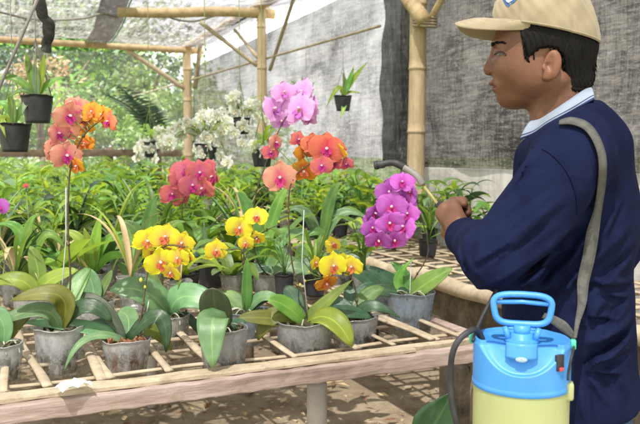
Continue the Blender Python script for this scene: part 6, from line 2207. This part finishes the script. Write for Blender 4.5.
# denser rows are needed for the scoop: rebuild with fine rows
vs = []; prof_r = []
T_ = [0, .015, .09, .12] + [.12 + .78 * k / 80 for k in range(1, 81)] + [.95, .985, 1.0, 1.0, .96, .90, .88, .88]
for k, t in enumerate(T_):
    if k == 0: r0_ = Rb
    elif k in (1, 2): r0_ = Rb * 1.014
    elif k < 84: r0_ = Rb
    else: r0_ = [Rb * .995, Rb * .985, Rb * .965, Rb * .94, Rb * .92, Rb * .90, Rb * .55, .001][k - 84]
    prof_r.append((r0_, t))
for i in range(N_):
    th = 2 * PI * i / N_
    fr_ = math.cos(th + PI / 2); x_ = math.sin(th + PI / 2)
    rtop = Rb * 1.02
    for kk, (r0_, t) in enumerate(prof_r):
        rr = r0_
        if kk >= 84: rr = min(r0_, rtop)
        elif fr_ > 0:
            edge_t = .42 + .72 * abs(x_) ** 2.4
            q = min(1, max(0, (t - edge_t) / .05)); q = q * q * (3 - 2 * q)
            rr = r0_ - Rb * (.06 + .30 * max(0, (t - edge_t) / max(.08, 1 - edge_t))) * q * min(1, fr_ * 2.2)
            if kk == 83: rtop = rr * .97
        # lid dips towards the front
        zz = zsk0 + (ztop - zsk0) * t
        vs.append((rr * math.cos(th), rr * math.sin(th), zz))
nr_ = len(prof_r)
fs = [(i * nr_ + j, ((i + 1) % N_) * nr_ + j, ((i + 1) % N_) * nr_ + j + 1, i * nr_ + j + 1) for i in range(N_) for j in range(nr_ - 1)]
mesh_obj('collar_shell', vs, fs, M['blue_plastic'], spr)
# raised tongue with thumb notch in the middle of the scoop
tg = MB()
zn = z(361)
vs = []
for i in range(13):
    x = (-1 + 2 * i / 12)
    for j in range(8):
        t = j / 7
        ww = .0085 * (1 - .15 * t)
        yy_ = -math.sqrt(max(0, Rb ** 2 - (x * ww) ** 2)) * (.985 - .05 * t) + .017 + (.004 * abs(x) ** 3)
        vs.append((x * ww, yy_, zn - .002 + (ztop - zn + .004) * t))
tg.add(vs, [(i * 8 + j, (i + 1) * 8 + j, (i + 1) * 8 + j + 1, i * 8 + j + 1) for i in range(12) for j in range(7)])
o = tg.build('tongue', M['blue_plastic'], spr); solidify(o, .036)
M['notch'] = simple('pale_notch', (0.25, 0.38, 0.50), (0.32, 0.45, 0.56), 20, .4, .4, 0)
nt_ = MB(); nt_.lathe([(.001, -.001), (.0080, -.001), (.0084, .0005), (.0070, .002), (.001, .002)], (0, -Rb * .985, zn + .001), 20, axis=(0, -1, .25), sy=.45)
nt_.build('notch', M['notch'], spr)
# pump: collar nut, rod, prongs, handle ring
pump = MB()
zc_ = zsk0 + (ztop - zsk0) * .90
pump.lathe([(.001, zc_ - .002), (.0235, zc_ - .002), (.024, zc_ + .003), (.021, zc_ + .005), (.0165, zc_ + .006), (.0160, zc_ + .014), (.001, zc_ + .014)], n=32)
pump.build('pump_cap', M['blue_plastic'], spr)
hd = MB()
hz0, hz1 = z(326, 0), z(294, 0)
xw = 31.5 * K
# ring: flattened D, wider at the top
ring = []
for i in range(49):
    a = 2 * PI * i / 48
    ex = .42
    cx_ = abs(math.cos(a)) ** ex * (1 if math.cos(a) > 0 else -1); cz_ = abs(math.sin(a)) ** .55 * (1 if math.sin(a) > 0 else -1)
    zz = (hz0 + hz1) / 2 + (hz1 - hz0) / 2 * .86 * cz_
    ring.append(Vector((cx_ * xw * (.90 + .075 * cz_) * .98, 0, zz + .003 * (1 - cx_ * cx_) * (cz_ > 0))))
hd.tube(ring, .0048, 12, cap=False, flat=1.15, updir=(0, 1, 0))
# thin inner lip line of the grip
hd.tube([Vector((-xw * .8, 0, hz1 - .0135)), Vector((0, 0, hz1 - .0115)), Vector((xw * .8, 0, hz1 - .0135))], .0035, 8)
# neck and two prongs
hd.tube([(0, 0, zc_ + .01), (0, 0, hz0 + .002)], .0125, 18)
for sx in (-1, 1):
    hd.tube([Vector((sx * .0185, -.004, zc_ + .003)), Vector((sx * .0215, -.003, zc_ + .012)), Vector((sx * .0245, 0, hz0 - .002))], [.0042, .0045, .0045], 10)
hd.tube([Vector((-.022, 0, hz0 - .009)), Vector((.022, 0, hz0 - .009))], .0038, 10)
hd.build('pump_handle', M['blue_plastic'], spr)
# relief valve window at the right, red button
vb = MB(); aR = math.radians(-42)
vb.box((Rb * .99 * math.cos(aR), Rb * .99 * math.sin(aR), z(359, .04)), (.006, .014, .023), Matrix.Rotation(aR, 3, 'Z'))
vb.build('valve_recess', M['black_plastic'], spr, bevel=.001)
vb = MB(); vb.box((Rb * 1.02 * math.cos(aR), Rb * 1.02 * math.sin(aR), z(365, .04)), (.007, .007, .005), Matrix.Rotation(aR, 3, 'Z')); vb.build('valve_button', M['red_plastic'], spr, bevel=.001)
# strap lugs
for sx in (-1, 1):
    lb = MB(); lb.box((sx * (Rb + .002), 0, z(341, 0)), (.008, .012, .014)); lb.build('clip', M['green_clip'], spr, bevel=.002)

# yellow lip of the tank showing beside the shell
yl = MB(); yl.box((R_ * .955, -.02, z(389, .03)), (.014, .022, .026)); yl.build('tank_lug', M['tank'], spr, bevel=.004)

# shoulder strap (a thing of its own hanging over the man's shoulder)
def ribbon(pts_l, pts_r, name, mat, th=.0018, parent=None):
    a = smooth_path(pts_l, 6); b = smooth_path(pts_r, 6)
    vs = []; uv = []
    for i, (p, q) in enumerate(zip(a, b)):
        for j in range(4): vs.append(p.lerp(q, j / 3)); uv.append((i * .1, j / 3))
    fs = [(i * 4 + j, i * 4 + j + 1, (i + 1) * 4 + j + 1, (i + 1) * 4 + j) for i in range(len(a) - 1) for j in range(3)]
    o = mesh_obj(name, vs, fs, mat, parent, uvs=uv); solidify(o, th)
    return o


strap_px = [((545, 119), (549, 124)), ((557, 116.5), (560, 121.5)), ((570, 117.5), (569, 124)), ((583, 120), (578, 126)), ((592, 126), (586, 131)), ((600, 138), (593, 141)), ((605.5, 154), (598, 155)), ((606.5, 172), (599, 172)), ((604, 195), (597, 193)), ((601, 215), (593.5, 210)), ((598.5, 236), (586.5, 232)), ((595, 258), (582.5, 256)), ((589, 282), (577.5, 280))]
pl_, pr_ = [], []
for a, b in strap_px:
    A = march(shirt_outer, *a, .013); Bq = march(shirt_outer, *b, .013)
    if A is None or Bq is None or abs(A.y - Bq.y) > .05: continue
    pl_.append(to_world(A)); pr_.append(to_world(Bq))
m0 = (pl_[0] + pr_[0]) * .5; dv = (pl_[0] - pl_[1]); pl_.insert(0, m0 + dv * .8 + (pl_[0] - pr_[0]) * .12 - UP * .004); pr_.insert(0, m0 + dv * .8 - (pl_[1] - pr_[0]) * .12 - UP * .008)
endp = at_d(575, 340, SD - .005)
d0 = depth(pl_[-1])
for i, (u, v_, hw) in enumerate(((582, 303, 4.5), (577.5, 322, 2.6), (575, 338, 1.6))):
    dd = d0 + (depth(endp) - d0) * (.35, .75, 1)[i]
    pl_.append(at_d(u + hw, v_, dd)); pr_.append(at_d(u - hw, v_, dd))
# over the shoulder to the back of the neck
str_o = ribbon(pl_, pr_, 'shoulder_strap', M['strap'])
setp(str_o, 'khaki webbing strap running over the man\'s near shoulder down to the sprayer', 'strap')
# the other end of the webbing, passing behind the handle
a_ = [at_d(575, 334, SD + .005), at_d(566, 322, SD + .02), at_d(553, 315, SD + .035), at_d(545, 313, SD + .05)]
b_ = [at_d(574, 341, SD + .005), at_d(561, 331, SD + .02), at_d(549, 322, SD + .035), at_d(542, 318, SD + .05)]
setp(ribbon(a_, b_, 'webbing_loop', M['strap']), 'short grey webbing loop passing behind the blue pump handle', 'strap')
tl_ = MB(); tl_.tube(smooth_path([at_d(575, 343, SD - .005), at_d(572, 355, SD - .055), at_d(568.5, 372, SD - .06), at_d(568, 380, SD - .06)], 5), .0019, 6)
setp(tl_.build('strap_tail', M['rubber']), 'thin black cord dangling from the right clip of the sprayer', 'cord')
fs_ = MB(); fs_.tube(smooth_path([at_d(473, 341, SD), at_d(480, 322, SD + .03), at_d(492, 298, SD + .06), at_d(505, 275, SD + .09)], 6), .0028, 6)
setp(fs_.build('front_cord', M['rubber']), 'thin black cord rising from the left clip of the sprayer', 'cord')
# hose
hz_ = MB()
hose = [at_d(484, 344, SD + .02), at_d(478, 331, SD + .015), at_d(470, 331, SD), at_d(458, 341, SD - .01), at_d(452, 356, SD - .01), at_d(450.5, 378, SD), at_d(452, 402, SD), at_d(458, 428, SD), at_d(470, 470, SD + .03), at_d(500, 500, SD + .05)]
base_pt = spr.location + Vector((0, 0, .03)) - PR * (R_ * .9)
hz_.tube(smooth_path(hose + [base_pt], 8), .0048, 10)
setp(hz_.build('hose', M['rubber']), 'black rubber hose looping down the left side of the sprayer', 'hose')

# spray lance in the hand
W2 = lambda p: to_world(Vector(p))
gp = W2(GRIP); 
lance = thing('spray_lance', 'spray lance with black bent nozzle and yellow tube held in the man\'s hand', 'spray lance', gp)
g0 = Vector((0, 0, 0))
DL = depth(gp)
wl = lambda px, py, dd: at_d(px, py, DL + dd) - gp
ll_ = MB(); ll_.tube([wl(458, 238, 0) * .9, g0, wl(437, 203, .01)], .009, 12); ll_.build('grip', M['rubber'], lance)
ll_ = MB(); ll_.tube([wl(439, 207, .008), wl(437, 203, .01), wl(419, 180, .03)], .0032, 10); ll_.build('tube', M['yellow_plastic'], lance)
ll_ = MB(); ll_.tube(smooth_path([wl(423, 185, .025), wl(416, 175, .03), wl(404, 167.5, .04)], 5), .0068, 12); ll_.build('sleeve', M['wire'], lance)
ll_ = MB(); ll_.tube(smooth_path([wl(407, 169, .04), wl(396, 163.5, .045), wl(388, 163, .05), wl(382, 164.5, .052), wl(376, 165, .055)], 4), [.0075] * 5 + [.0065] * 6 + [.0080] * 6, 12); ll_.build('nozzle', M['rubber'], lance)
ll_ = MB(); ll_.tube([wl(378, 165, .054), wl(374.5, 165.5, .056)], [.0095, .0085], 12); ll_.build('nozzle_tip', M['red_dark'] if 'red_dark' in M else M['rubber'], lance)
